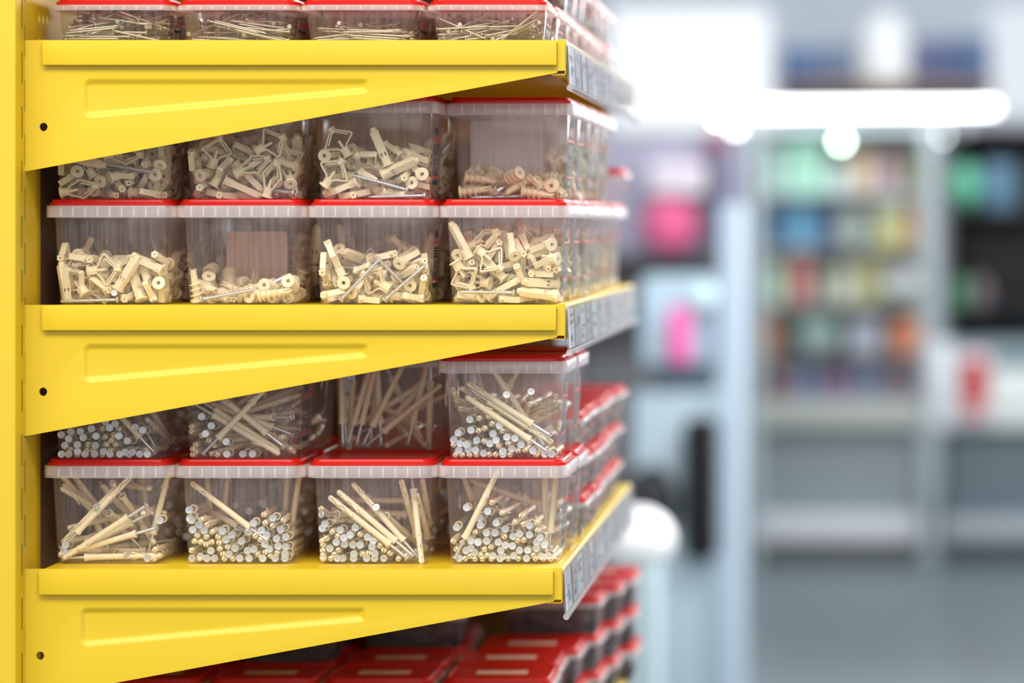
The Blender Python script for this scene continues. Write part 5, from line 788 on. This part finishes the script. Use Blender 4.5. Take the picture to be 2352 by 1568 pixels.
def where(key):
    nm = {'M': 'middle', 'B': 'lower', 'U': 'topmost'}[key[0]]
    if key[0] == 'U': return CN[int(key[1])]+' tub from left, topmost shelf'
    return CN[int(key[3])]+' tub from left, '+nm+' shelf\'s '+('upper' if key[1] == '2' else 'lower')+' row'
def xform(p, q, base):
    Q = Quaternion([v/200 for v in q]).normalized()
    return Matrix.Translation(Vector(base)+Vector([v*1e-4 for v in p])+Vector((0, 0, .0015))) @ Q.to_matrix().to_4x4()
EXTRA = []
def centre_y(it):
    Q = Quaternion([v/200 for v in it[2]]); return it[1][1]*1e-4+(Q @ Vector((0, 0, .020))).y
for key, L in SIM.items():
    zs = sorted(it[1][2] for it in L if it[0] == 'screw')
    if zs: L = [it for it in L if it[0] != 'screw' or it[1][2] <= zs[int(len(zs)*.6)]]
    L = sorted(L, key=centre_y); cnt = 0
    for p, pos, q in L:
        if p in ('open', 'half', 'closed', 'nail'):
            cnt += 1
            if cnt > (75 if p == 'nail' else 50):
                EXTRA.append((p, xform(pos, q, TUB[key]))); continue
        o = ob(NAMES[p][0], HW[p]); o.matrix_world = xform(pos, q, TUB[key])
        tag(o, DESC[p]+' in '+where(key), NAMES[p][1], {'open': 'spread toggle anchors', 'half': 'half-folded toggle anchors', 'closed': 'folded toggle anchors', 'spiral': 'spiral anchors', 'screw': 'screws', 'nail': 'nails'}[p]+' in the '+where(key))

LPLUG, LTOT = .073, .094
def plug_matrix(head_end, axis, roll):
    q = axis.to_track_quat('Z', 'Y') @ Quaternion((0, 0, 1), roll)
    return Matrix.Translation(head_end) @ q.to_matrix().to_4x4()
PL_ALL = []
def facing_roll(ax):
    q = ax.to_track_quat('Z', 'Y'); x = q @ Vector((1, 0, 0)); y = q @ Vector((0, 1, 0))
    return math.atan2(-y.y, -x.y)+R_.gauss(0, .45)
def inside(p, key, m=.0035):
    x, y, z = TUB[key]
    zz = min(max(p.z, z+.0014+m), z+.088)
    h = (TALL['wb']+(TALL['wt']-TALL['wb'])*(zz-z)/TALL['zr'])/2-.0013-m
    return Vector((min(max(p.x, x-h), x+h), min(max(p.y, y-h), y+h), zz))
for key, ((ox, oy, f), HH, TT, LL) in PLUGS.items():
    x0, y0, z0 = TUB[key]
    def ray(u, v, depth):
        Yf = y0-TALL['wb']/2+.001
        for _ in range(3):
            p = P(ox+u/f, oy+v/f, Yf+depth)
            Yf = y0-(TALL['wb']+(TALL['wt']-TALL['wb'])*max(0, p.z-z0)/TALL['zr'])/2+.0014
        return P(ox+u/f, oy+v/f, Yf+depth)
    for isH, lst in ((1, HH), (0, TT)):
        for u, v in lst:
            a = inside(ray(u, v, .0006+R_.random()*.003), key, .0037 if isH else .003)
            jx = R_.gauss(0, .045); jz = R_.gauss(-.02, .03)
            b = inside(a+Vector((jx, 1, jz)).normalized()*LTOT, key)
            d = (b-a).normalized()
            if isH: M = plug_matrix(a+d*.021, d, R_.random()*6)
            else: M = plug_matrix(a+d*LPLUG, -d, R_.random()*6)
            PL_ALL.append((key, M, 'nail head outward' if isH else 'split tip outward', 2.0 if isH else (1.0 if key == 'B2T1' else 1.5)-R_.random()*.3))
    for u1, v1, u2, v2, _, dep, sg in LL:
        a = ray(u1, v1, dep*MM); b = P(ox+u2/f, oy+v2/f, a.y)
        d2 = b-a; ln = d2.length
        if sg: dy = sg*sqrt(max(0, LPLUG**2-ln**2)); dy = min(max(dy, y0-.045-a.y), y0+.044-a.y)
        else: dy = 0
        d = Vector((d2.x, dy, d2.z)).normalized()
        t_ = (b if sg == 0 else a+d*LPLUG)-d*LPLUG
        for _i in range(4):
            t_ = inside(t_, key, .003); h_ = inside(t_+d*LTOT, key, .0037)
            d = (h_-t_).normalized(); t_ = h_-d*LTOT
        c = t_+d*LPLUG
        PL_ALL.append((key, plug_matrix(c, -d, facing_roll(-d)), 'lying aslant' if abs(d.z) < .8 else 'upright', 3-dep*.03))
def put_plug(M, label, group):
    o = bpy.data.objects.new('frame_plug', None); COL.objects.link(o); o.empty_display_size = .01
    o.matrix_world = M
    tag(o, label, 'wall plug', group)
    ob('sleeve', SLEEVE, o); tag(ob('nail', DNAIL, o), 'silver cross-head nail')
PL_ALL.sort(key=lambda t: -t[3])
RESTF = [M for _, M, _, _ in PL_ALL[300:]]
for key, M, pose, w in PL_ALL[:300]:
    put_plug(M, 'cream frame plug, '+pose+', in '+where(key), 'frame plugs, '+pose+', in '+where(key))

# the remaining hardware further back, one heap object per kind
def heap(name, parts, mats, label, cat):
    """parts: list of (mesh data, material index, list of matrices)"""
    V, Fc, Mi = [], [], []
    for me, mi, Ms in parts:
        vs = [v.co.copy() for v in me.vertices]; fs = [tuple(p.vertices) for p in me.polygons]
        for M in Ms:
            o = len(V); V += [tuple(M @ v) for v in vs]; Fc += [tuple(i+o for i in f_) for f_ in fs]; Mi += [mi]*len(fs)
    me = bpy.data.meshes.new(name); me.from_pydata(V, [], Fc)
    for m in mats: me.materials.append(m)
    me.polygons.foreach_set('material_index', Mi)
    me.polygons.foreach_set('use_smooth', [True]*len(me.polygons)); me.set_sharp_from_angle(angle=radians(40))
    return tag(ob(name, me), label, cat, None, 'stuff')
lo_sl = MB(); lo_sl.lathe([(3.9*MM, 0), (3.2*MM, 4*MM), (2.85*MM, 8*MM), (2.85*MM, 70*MM), (1*MM, 73*MM)], 8)
lo_nl = MB(); lo_nl.lathe([(3.6*MM, -21*MM), (3.6*MM, -20.4*MM), (1.5*MM, -18*MM), (1.5*MM, 2*MM)], 8)
LSL = lo_sl.mesh('plain_sleeve', CREAM); LNL = lo_nl.mesh('plain_nail', ZINC)
lo_sc = MB(); lo_sc.lathe([(3.2*MM, 0), (3.2*MM, 1*MM), (1.7*MM, 3*MM), (1.7*MM, 44*MM), (.2*MM, 50*MM)], 7)
LSC = lo_sc.mesh('plain_screw', BLACKM)
tg, sc, nl, bl, pg = {'open': [], 'half': [], 'closed': []}, [], [], [], []
for p, M in EXTRA: (nl if p == 'nail' else tg[p]).append(M)
for key in ('U1', 'U2', 'U3', 'U4'):     # the back halves of the front nail tubs
    for p, pos, q in SIM[key]:
        nl.append(Matrix.Translation(TUB[key]) @ Matrix.Rotation(pi, 4, 'Z') @ xform(pos, q, (0, 0, 0)))
        if key in ('U1', 'U2') and pos[2] > 60: nl.append(Matrix.Translation(Vector(TUB[key])+Vector((0, .004, .009))) @ Matrix.Rotation(pi, 4, 'Z') @ Matrix.Scale(-1, 4, (1, 0, 0)) @ xform(pos, q, (0, 0, 0)))
sim_keys = ['M1T3', 'M2T1', 'M2T3']
for n_, (kind, x, y, z, fill) in enumerate(BACK):
    if fill == 'toggle':
        q90 = Matrix.Rotation(pi/2*(n_ % 4), 4, 'Z')
        for p, pos, q in SIM[sim_keys[n_ % 3]]:
            M = Matrix.Translation((x, y, z)) @ q90 @ xform(pos, q, (0, 0, 0))
            (sc if p == 'screw' else tg[p]).append(M)
    elif fill == 'plug':
        for i in range(46):
            yy = R_.choice((-1, 1)); xx = R_.uniform(-.044, .044); zz = .006+R_.random()*.045
            ax = Vector((R_.gauss(0, .06), -yy, R_.gauss(0, .04))).normalized()
            pg.append(plug_matrix(Vector((x+xx, y+yy*.026, z+zz)), ax, 0))
    elif fill in ('nail', 'black'):
        s_ = .105/.115*.98
        for half in (0, 1):
            q180 = Matrix.Rotation(pi*half+R_.gauss(0, .01), 4, 'Z')
            for p, pos, q in SIM['U%d' % (1+(n_+half) % 4)]:
                M = Matrix.Translation((x, y, z)) @ q180 @ xform(pos, q, (0, 0, 0))
                (nl if fill == 'nail' else bl).append(M)
heap('toggle_anchor_heap', [(HW[k], 0, v) for k, v in tg.items()], [CREAM], 'heaps of cream toggle anchors in the tubs behind the middle shelf\'s front row', 'toggle anchors')
heap('wood_screw_heap', [(HW['screw'], 0, sc)], [ZINC], 'silver screws mixed in with the anchors in the tubs further back', 'screws')
heap('frame_plug_heap', [(LSL, 0, pg), (LNL, 1, pg), (SLEEVE, 0, RESTF), (DNAIL, 1, RESTF)], [CREAM, ZINC], 'frame plugs in the lower shelf\'s tubs behind the front row', 'wall plugs')
heap('wire_nail_heap', [(lo_n, 0, nl) for lo_n in [nail_mb().mesh('plain_wire_nail', STEEL)]], [STEEL], 'steel nails in the shallow tubs further back', 'nails')
heap('black_screw_heap', [(LSC, 0, bl)], [BLACKM], 'black screws in the shallow tubs of the lower and bottom shelves', 'screws')

# ------------------------------------------------------------------ the store behind (far out of focus)
def S(r, g, b, k=1.0):
    f = lambda c: ((c/255+.055)/1.055)**2.4 if c > 10 else c/255/12.92
    return tuple(min(.95, f(c)*k) for c in (r, g, b))
BM = {}
def bm(rgb, rough=.55, k=1.0):
    key = (rgb, rough, k)
    if key not in BM: BM[key] = mat('store_colour_%d' % len(BM), S(*rgb, k), rough, 0, .04, 12)
    return BM[key]
def Q(px, py, dist): return P(px, py, dist-DIST)
def structure(name, me, loc=None):
    return tag(ob(name, me, None, loc), kind='structure')
# room shell
m = MB(); m.box(-4.6, 6.0, -7.2, 14.0, -.05, 0.0)
FLOORM = mat('polished_grey_floor', S(104, 117, 122), .3, 0, .06, 1.2)
structure('floor', m.mesh('floor', FLOORM, 0))
WB = 14.6-DIST
m = MB(); m.box(-4.6, 6.0, WB, WB+.15, 0, 4.2)
structure('wall_back', m.mesh('wall_back', bm((205, 216, 228)), 0))
m = MB(); m.box(-4.75, -4.6, -7.2, WB, 0, 4.2)
structure('wall_left', m.mesh('wall_left', bm((200, 205, 212)), 0))
# bright window high in the back wall
a, b = Q(1405, 24, 14.55), Q(1765, 296, 14.55)
w = MB(); w.box(a.x, b.x, WB-.03, WB+.01, b.z, a.z)
structure('window_1', w.mesh('window_1', glow('daylight_window', (.93, .97, 1), 1.05), 0))
m = MB()
for x in (a.x-.03, b.x): m.box(x, x+.03, WB-.06, WB, b.z-.03, a.z+.03)
for z in (b.z-.03, a.z): m.box(a.x, b.x, WB-.06, WB, z, z+.03)
structure('trim_1', m.mesh('trim_1', bm((225, 232, 240)), 0))
a, b = Q(2275, 20, 14.55), Q(2420, 262, 14.55)
w = MB(); w.box(a.x, b.x, WB-.03, WB+.01, b.z, a.z)
structure('window_2', w.mesh('window_2', glow('daylight_window_dim', (.86, .92, 1), .8), 0))

def solid(name, label, cat, rect, dist, depth, col, group=None, bev=.006, shape='box', mats=None, rough=.55):
    x0, y0, x1, y1 = rect
    p, q = Q(x0, y0, dist), Q(x1, y1, dist)
    o = (p+q)/2; w, h = q.x-p.x, p.z-q.z
    b = MB()
    if shape == 'box': b.rbox(-w/2, w/2, 0, depth, 0, h, min(bev, w/4, h/4, depth/4))
    elif shape == 'ball': b.sphere((0, depth/2, h/2), w/2, depth/2, h/2)
    elif shape == 'jar':
        r = w/2
        b.lathe([(r*.9, 0), (r, h*.04), (r, h*.68), (r*.72, h*.78), (r*.62, h*.80), (r*.62, h*.83), (r*.70, h*.84), (r*.70, h*.98), (r*.6, h)], 18)
        b.v = [(x, y+r, z) for x, y, z in b.v]
    elif shape == 'bottle':
        r = w/2
        b.lathe([(r*.9, 0), (r, h*.03), (r, h*.6), (r*.75, h*.7), (r*.35, h*.78), (r*.32, h*.9), (r*.4, h*.9), (r*.4, h)], 18)
        b.v = [(x, y+r, z) for x, y, z in b.v]
    elif shape == 'bag':
        L = []
        for k in range(9):
            t = k/8; s_ = (.72+.28*sin(pi*min(1, t*1.25))) if t < .8 else (1-(t-.8)*4.2)*.9+.06
            s_ = max(s_, .12)
            L.append([(x*s_, depth/2+y*s_, h*t) for x, y in rrect(w, depth, min(w, depth)*.42, 4)])
        b.loft(L)
    elif shape == 'bowl':
        b.sphere((0, depth/2, h*.5), w/2, depth/2, h/2)
    me = b.mesh(name, bm(col, rough), 40)
    ob_ = ob(name, me, None, (o.x, dist-DIST, q.z))
    return tag(ob_, label, cat, group)
def assembled(name, label, cat, dist, parts, group=None):
    """parts: (part name, px rect, extra depth offset, depth, colour)"""
    x0 = min(p[1][0] for p in parts); x1 = max(p[1][2] for p in parts); y1 = max(p[1][3] for p in parts)
    o = Q((x0+x1)/2, y1, dist)
    r = root(name, (o.x, dist-DIST, o.z), label, cat, group)
    for nm, (a0, b0, a1, b1), dy, dp, col in parts:
        p, q = Q(a0, b0, dist), Q(a1, b1, dist)
        b = MB(); b.rbox(p.x-o.x, q.x-o.x, dy, dy+dp, q.z-o.z, p.z-o.z, min(.008, (q.x-p.x)/4, (p.z-q.z)/4, dp/4))
        ob(nm, b.mesh(nm, bm(col), 40), r)
    return r
DS = 11.35
FY = 512+CAMZ*F/DS            # pixel row where things at that distance meet the floor
assembled('display_counter', 'long grey counter base with pale skirting below the glass showcase', 'counter', DS,
  [('front_panel', (1738, 985, 2110, 1180), .03, .5, (150, 161, 166)), ('skirting', (1730, 1180, 2110, 1243), -.02, .52, (215, 216, 224)), ('toe_kick', (1738, 1243, 2110, FY), .05, .4, (120, 124, 124))])
assembled('display_counter', 'dark grey counter base at the right edge with pale skirting', 'counter', DS,
  [('front_panel', (2172, 985, 2440, 1185), .03, .5, (110, 125, 133)), ('skirting', (2166, 1185, 2440, 1243), -.02, .52, (165, 172, 180)), ('toe_kick', (2172, 1243, 2440, FY), .05, .4, (95, 100, 104))])
# showcase: posts, boards and back
sc_parts = [('post', (1722, 292, 1746, FY), 0, .04, (188, 200, 202)), ('post', (2120, 292, 2152, FY), 0, .04, (176, 188, 190)),
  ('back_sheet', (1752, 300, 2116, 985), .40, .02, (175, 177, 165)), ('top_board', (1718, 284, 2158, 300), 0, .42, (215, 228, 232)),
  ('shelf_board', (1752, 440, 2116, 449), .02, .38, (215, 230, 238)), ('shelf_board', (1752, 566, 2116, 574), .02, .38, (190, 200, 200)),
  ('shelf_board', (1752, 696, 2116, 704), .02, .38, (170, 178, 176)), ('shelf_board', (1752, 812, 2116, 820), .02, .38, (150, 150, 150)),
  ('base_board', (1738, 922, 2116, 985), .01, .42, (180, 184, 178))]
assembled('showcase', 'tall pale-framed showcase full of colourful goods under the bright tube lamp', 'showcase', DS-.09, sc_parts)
SD = DS+.06
G = 'goods in the showcase'
def good(label, cat, rect, col, shape='box', name=None, depth=.13, k=0):
    nm = name or {'box': 'carton', 'ball': 'ball', 'jar': 'jar', 'bottle': 'bottle'}[shape]
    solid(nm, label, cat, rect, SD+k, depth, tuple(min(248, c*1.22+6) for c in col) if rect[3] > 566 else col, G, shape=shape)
good('mint green carton on the top shelf of the showcase', 'box', (1806, 318, 1892, 440), (190, 240, 216))
good('pale green narrow carton at the left of the showcase top shelf', 'box', (1758, 326, 1800, 440), (200, 228, 218))
good('peach carton beside the green ones on the showcase top shelf', 'box', (1958, 352, 2006, 440), (240, 205, 180))
good('mauve jar on the showcase top shelf, right of the peach carton', 'jar', (2016, 350, 2072, 440), (205, 175, 185), 'jar')
good('olive carton at the right end of the showcase top shelf', 'box', (2080, 360, 2112, 440), (150, 150, 100))
good('pale grey carton behind the green lamp glow on the showcase top shelf', 'box', (1900, 380, 1950, 440), (215, 228, 225))
good('navy carton at the left of the showcase second shelf', 'box', (1756, 476, 1806, 566), (70, 110, 150))
good('light blue carton on the showcase second shelf', 'box', (1812, 474, 1868, 566), (120, 185, 220))
good('deep blue narrow carton on the showcase second shelf', 'box', (1872, 480, 1902, 566), (80, 115, 170))
good('pale grey ball on the showcase second shelf', 'ball', (1910, 478, 1998, 566), (208, 218, 214), 'ball')
good('pale yellow carton on the showcase second shelf', 'box', (2008, 456, 2078, 566), (222, 226, 190))
good('yellow tin on the showcase second shelf, in front of the pale carton', 'tin', (2030, 520, 2066, 566), (225, 205, 70), 'jar', 'tin', k=-.03)
good('orange narrow carton at the right end of the showcase second shelf', 'box', (2084, 462, 2110, 566), (220, 150, 100))
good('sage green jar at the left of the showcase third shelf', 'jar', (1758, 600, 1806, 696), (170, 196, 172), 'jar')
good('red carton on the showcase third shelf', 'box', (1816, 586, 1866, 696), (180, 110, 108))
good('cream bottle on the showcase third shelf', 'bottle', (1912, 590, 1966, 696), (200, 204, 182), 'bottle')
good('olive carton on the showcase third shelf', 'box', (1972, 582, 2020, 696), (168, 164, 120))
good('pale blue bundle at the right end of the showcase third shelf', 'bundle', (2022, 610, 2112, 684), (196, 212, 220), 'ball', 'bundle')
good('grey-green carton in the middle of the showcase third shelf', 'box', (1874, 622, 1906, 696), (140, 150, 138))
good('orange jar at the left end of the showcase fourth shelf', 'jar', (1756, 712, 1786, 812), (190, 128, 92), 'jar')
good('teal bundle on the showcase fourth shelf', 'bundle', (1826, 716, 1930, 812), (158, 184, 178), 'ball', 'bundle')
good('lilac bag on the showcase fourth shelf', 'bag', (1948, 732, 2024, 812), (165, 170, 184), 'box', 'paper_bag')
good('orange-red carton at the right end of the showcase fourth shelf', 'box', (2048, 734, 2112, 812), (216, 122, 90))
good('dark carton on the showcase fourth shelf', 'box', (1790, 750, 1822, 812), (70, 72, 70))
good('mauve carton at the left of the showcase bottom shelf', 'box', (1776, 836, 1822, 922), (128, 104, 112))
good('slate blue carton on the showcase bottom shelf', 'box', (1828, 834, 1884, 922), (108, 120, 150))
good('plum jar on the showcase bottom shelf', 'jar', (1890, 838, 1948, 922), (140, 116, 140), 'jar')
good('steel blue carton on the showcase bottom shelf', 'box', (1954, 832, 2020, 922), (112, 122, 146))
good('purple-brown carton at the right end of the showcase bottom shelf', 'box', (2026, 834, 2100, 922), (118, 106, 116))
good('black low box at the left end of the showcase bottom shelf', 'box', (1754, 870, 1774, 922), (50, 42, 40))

# high wall shelf with dark cartons and white lanterns
assembled('wall_shelf', 'brown wall shelf above the tube lamp', 'shelf', 12.4, [('board', (1786, 186, 2286, 208), 0, 1.8, (140, 112, 92))])
solid('carton', 'dark blue carton on the left half of the brown wall shelf', 'box', (1792, 108, 1880, 186), 12.5, .3, (78, 104, 150), 'cartons on the wall shelf')
solid('carton', 'slate carton next to the dark blue one on the brown wall shelf', 'box', (1884, 104, 1962, 186), 12.5, .3, (98, 116, 146), 'cartons on the wall shelf')
solid('carton', 'purple-blue carton right of the white jar on the brown wall shelf', 'box', (2098, 88, 2180, 186), 12.5, .3, (84, 92, 132), 'cartons on the wall shelf')
solid('carton', 'navy carton at the right end of the brown wall shelf', 'box', (2184, 84, 2276, 186), 12.5, .3, (72, 96, 134), 'cartons on the wall shelf')
solid('jar', 'large white jar standing between the cartons on the brown wall shelf', 'jar', (1966, 30, 2094, 186), 12.45, .22, (246, 248, 252), None, shape='jar')

# lamps
DL = DS-.15
def tube_lamp():
    a, b = Q(1742, 252, DL), Q(2286, 247, DL)
    c0 = (a+b)/2
    r = root('tube_lamp', c0, 'bright white fluorescent tube on a rail across the showcase top', 'lamp')
    t = MB(); h = (b-a)/2; t.tube([tuple(-h), tuple(h)], .013, 14)
    ob('tube', t.mesh('tube', glow('fluorescent', (.97, 1, 1), 8.0)), r)
    c = MB()
    for s_ in (-1, 1): c.tube([tuple(h*s_), tuple(h*s_*1.025)], .016, 14)
    e0, e1 = Q(1640, 250, DL)-c0, Q(2300, 250, DL)-c0
    c.box(e0.x, e1.x, .020, .034, .004, .016)
    for s_ in (-.30, .30): c.box(s_-.008, s_+.008, .022, .075, Q(0, 302, DL).z-c0.z, .008)
    ob('fixture', c.mesh('fixture', bm((230, 235, 238))), r)
tube_lamp()
def spot(px, py, r, col, st, label):
    p = Q(px, py, DL)
    o = root('spot_lamp', p, label, 'lamp')
    b = MB(); b.sphere((0, 0, 0), r, r, r, 14); ob('bulb', b.mesh('bulb', glow('bulb', col, st)), o)
    zt = Q(0, 248, DL).z-p.z
    c = MB(); c.lathe([(r*.5, r*.9), (r*1.1, r*1.3), (r*.8, r*2.2), (.003, r*2.4), (.003, max(zt, r*2.6))], 12)
    c.box(-.004, .004, 0, .026, max(zt, r*2.6)-.006, max(zt, r*2.6)); ob('lamp_holder', c.mesh('lamp_holder', bm((210, 215, 220))), o)
spot(1932, 325, .012, (.72, 1, .78), 24, 'small greenish bulb glowing just below the tube lamp')
spot(1652, 268, .012, (.95, .98, 1), 24, 'small white bulb left of the tube lamp')
spot(1690, 292, .010, (.95, .98, 1), 16, 'small white bulb below the tube lamp\'s left end')
spot(2165, 312, .008, (.9, 1, 1), 9, 'faint small bulb below the tube lamp\'s right end')

# right: dark open cabinet and white counter
assembled('cabinet', 'open black cabinet at the right edge of the picture', 'cabinet', DS+.1,
  [('back_sheet', (2178, 292, 2440, 790), .35, .02, (16, 16, 16)), ('side_panel', (2174, 292, 2182, 790), 0, .36, (110, 108, 108)), ('shelf_board', (2182, 480, 2440, 490), .02, .33, (58, 54, 54)),
   ('shelf_board', (2182, 708, 2440, 718), .02, .33, (30, 36, 44)), ('top_board', (2178, 286, 2440, 300), 0, .37, (128, 122, 126))])
solid('ball', 'pale green ball on the black cabinet\'s upper shelf', 'ball', (2176, 372, 2258, 480), DS+.14, .12, (110, 200, 165), None, shape='ball')
solid('carton', 'blue-grey carton beside the green ball in the black cabinet', 'box', (2262, 372, 2330, 480), DS+.16, .15, (92, 132, 160))
solid('carton', 'dark green carton on the black cabinet\'s lower shelf', 'box', (2186, 640, 2226, 708), DS+.14, .12, (60, 130, 85))
solid('jar', 'dusky pink jar on the black cabinet\'s lower shelf', 'jar', (2230, 636, 2276, 708), DS+.14, .08, (128, 112, 120), None, shape='jar')
assembled('service_counter', 'white counter top block at the right, below the black cabinet', 'counter', DS-.1,
  [('front_panel', (2134, 786, 2192, 985), 0, .5, (226, 230, 236)), ('top_panel', (2192, 786, 2440, 850), .02, .45, (126, 146, 152)), ('front_board', (2192, 850, 2440, 985), .01, .5, (224, 230, 228))])
def sign():
    p, q = Q(2204, 806, DS-.14), Q(2274, 968, DS-.14)
    o = (p+q)/2
    r = root('sign', (o.x, DS-.14-DIST, q.z), 'upright white card with a red blot-like print on the white counter', 'sign')
    w, h = q.x-p.x, p.z-q.z
    b = MB(); b.rbox(-w/2, w/2, 0, .01, 0, h, .002); ob('card', b.mesh('card', bm((236, 214, 220))), r)
    c = MB(); c.prism([(x, h*.56+z) for x, z in rrect(w*.86, h*.66, w*.3, 5)], -.003, 0.0); c.prism([(x, h*.13+z) for x, z in rrect(w*.55, h*.10, w*.08, 4)], -.003, 0)
    tag(ob('print', c.mesh('print', bm((190, 14, 24))), r), 'red print')
sign()

# left: rack with pink things, pale stand
assembled('store_rack', 'grey-lilac rack behind the far end of the yellow shelving', 'rack', 9.3,
  [('back_sheet', (1330, 318, 1700, 588), .12, .02, (172, 168, 192)), ('lower_sheet', (1330, 594, 1700, 900), .12, .02, (84, 84, 88)), ('shelf_board', (1330, 582, 1650, 594), .0, .40, (110, 106, 112)),
   ('side_panel', (1318, 330, 1330, 512+CAMZ*F/9.3), 0, .42, (92, 92, 94)), ('lower_panel', (1330, 820, 1650, 512+CAMZ*F/9.3), .02, .40, (96, 98, 102)), ('shelf_board', (1330, 700, 1650, 708), 0, .4, (92, 92, 96)), ])
solid('ball', 'bright pink ball on the lilac rack, under a pale carton', 'ball', (1474, 448, 1606, 582), 9.31, .11, (250, 110, 160), None, shape='ball')
solid('carton', 'pale pink carton resting on the bright pink ball', 'box', (1490, 372, 1622, 448), 9.31, .11, (240, 228, 240))
solid('carton', 'dark red carton at the right of the lilac rack', 'box', (1624, 300, 1668, 345), 9.31, .10, (170, 90, 115))
solid('carton', 'dark slate carton beside the pink ball on the rack', 'box', (1634, 345, 1664, 582), 9.31, .10, (100, 104, 130))
DT = 7.9
FT = 512+CAMZ*F/DT
assembled('display_stand', 'pale blue display stand left of the showcase', 'stand', DT,
  [('front_panel', (1452, 905, 1636, FT), .05, .35, (176, 196, 208)), ('header_box', (1470, 638, 1660, 838), .05, .35, (186, 210, 226)), ('dark_band', (1486, 838, 1636, 905), .12, .25, (112, 128, 138)),
   ('post', (1650, 470, 1712, FT), 0, .09, (176, 193, 210))])
solid('packet', 'pink packet hanging on the pale stand\'s header', 'packet', (1534, 706, 1588, 836), DT-.01, .035, (240, 110, 178), None, bev=.012)
solid('roll', 'white round roll stuck at the pale stand\'s header corner', 'roll', (1580, 646, 1646, 716), DT-.02, .04, (206, 232, 238), None, shape='ball')
solid('umbrella', 'closed black umbrella hanging on the pale stand', 'umbrella', (1570, 962, 1646, 1286), DT-.04, .06, (8, 8, 10), None, rough=.9, bev=.02)
solid('handbag', 'black bag hanging at the left of the pale stand', 'bag', (1436, 1070, 1554, 1216), DT-.04, .08, (12, 17, 26), None, shape='bag')
DK = 6.0
FK = 512+CAMZ*F/DK
solid('crate', 'pale blue crate behind the shelf end, under the white sack', 'crate', (1395, 1322, 1505, FK), DK, .25, (160, 180, 188))
solid('sack', 'bulging white sack behind the end of the lower yellow shelf', 'sack', (1366, 1172, 1544, 1322), DK-.01, .16, (252, 252, 250), None, shape='bowl')
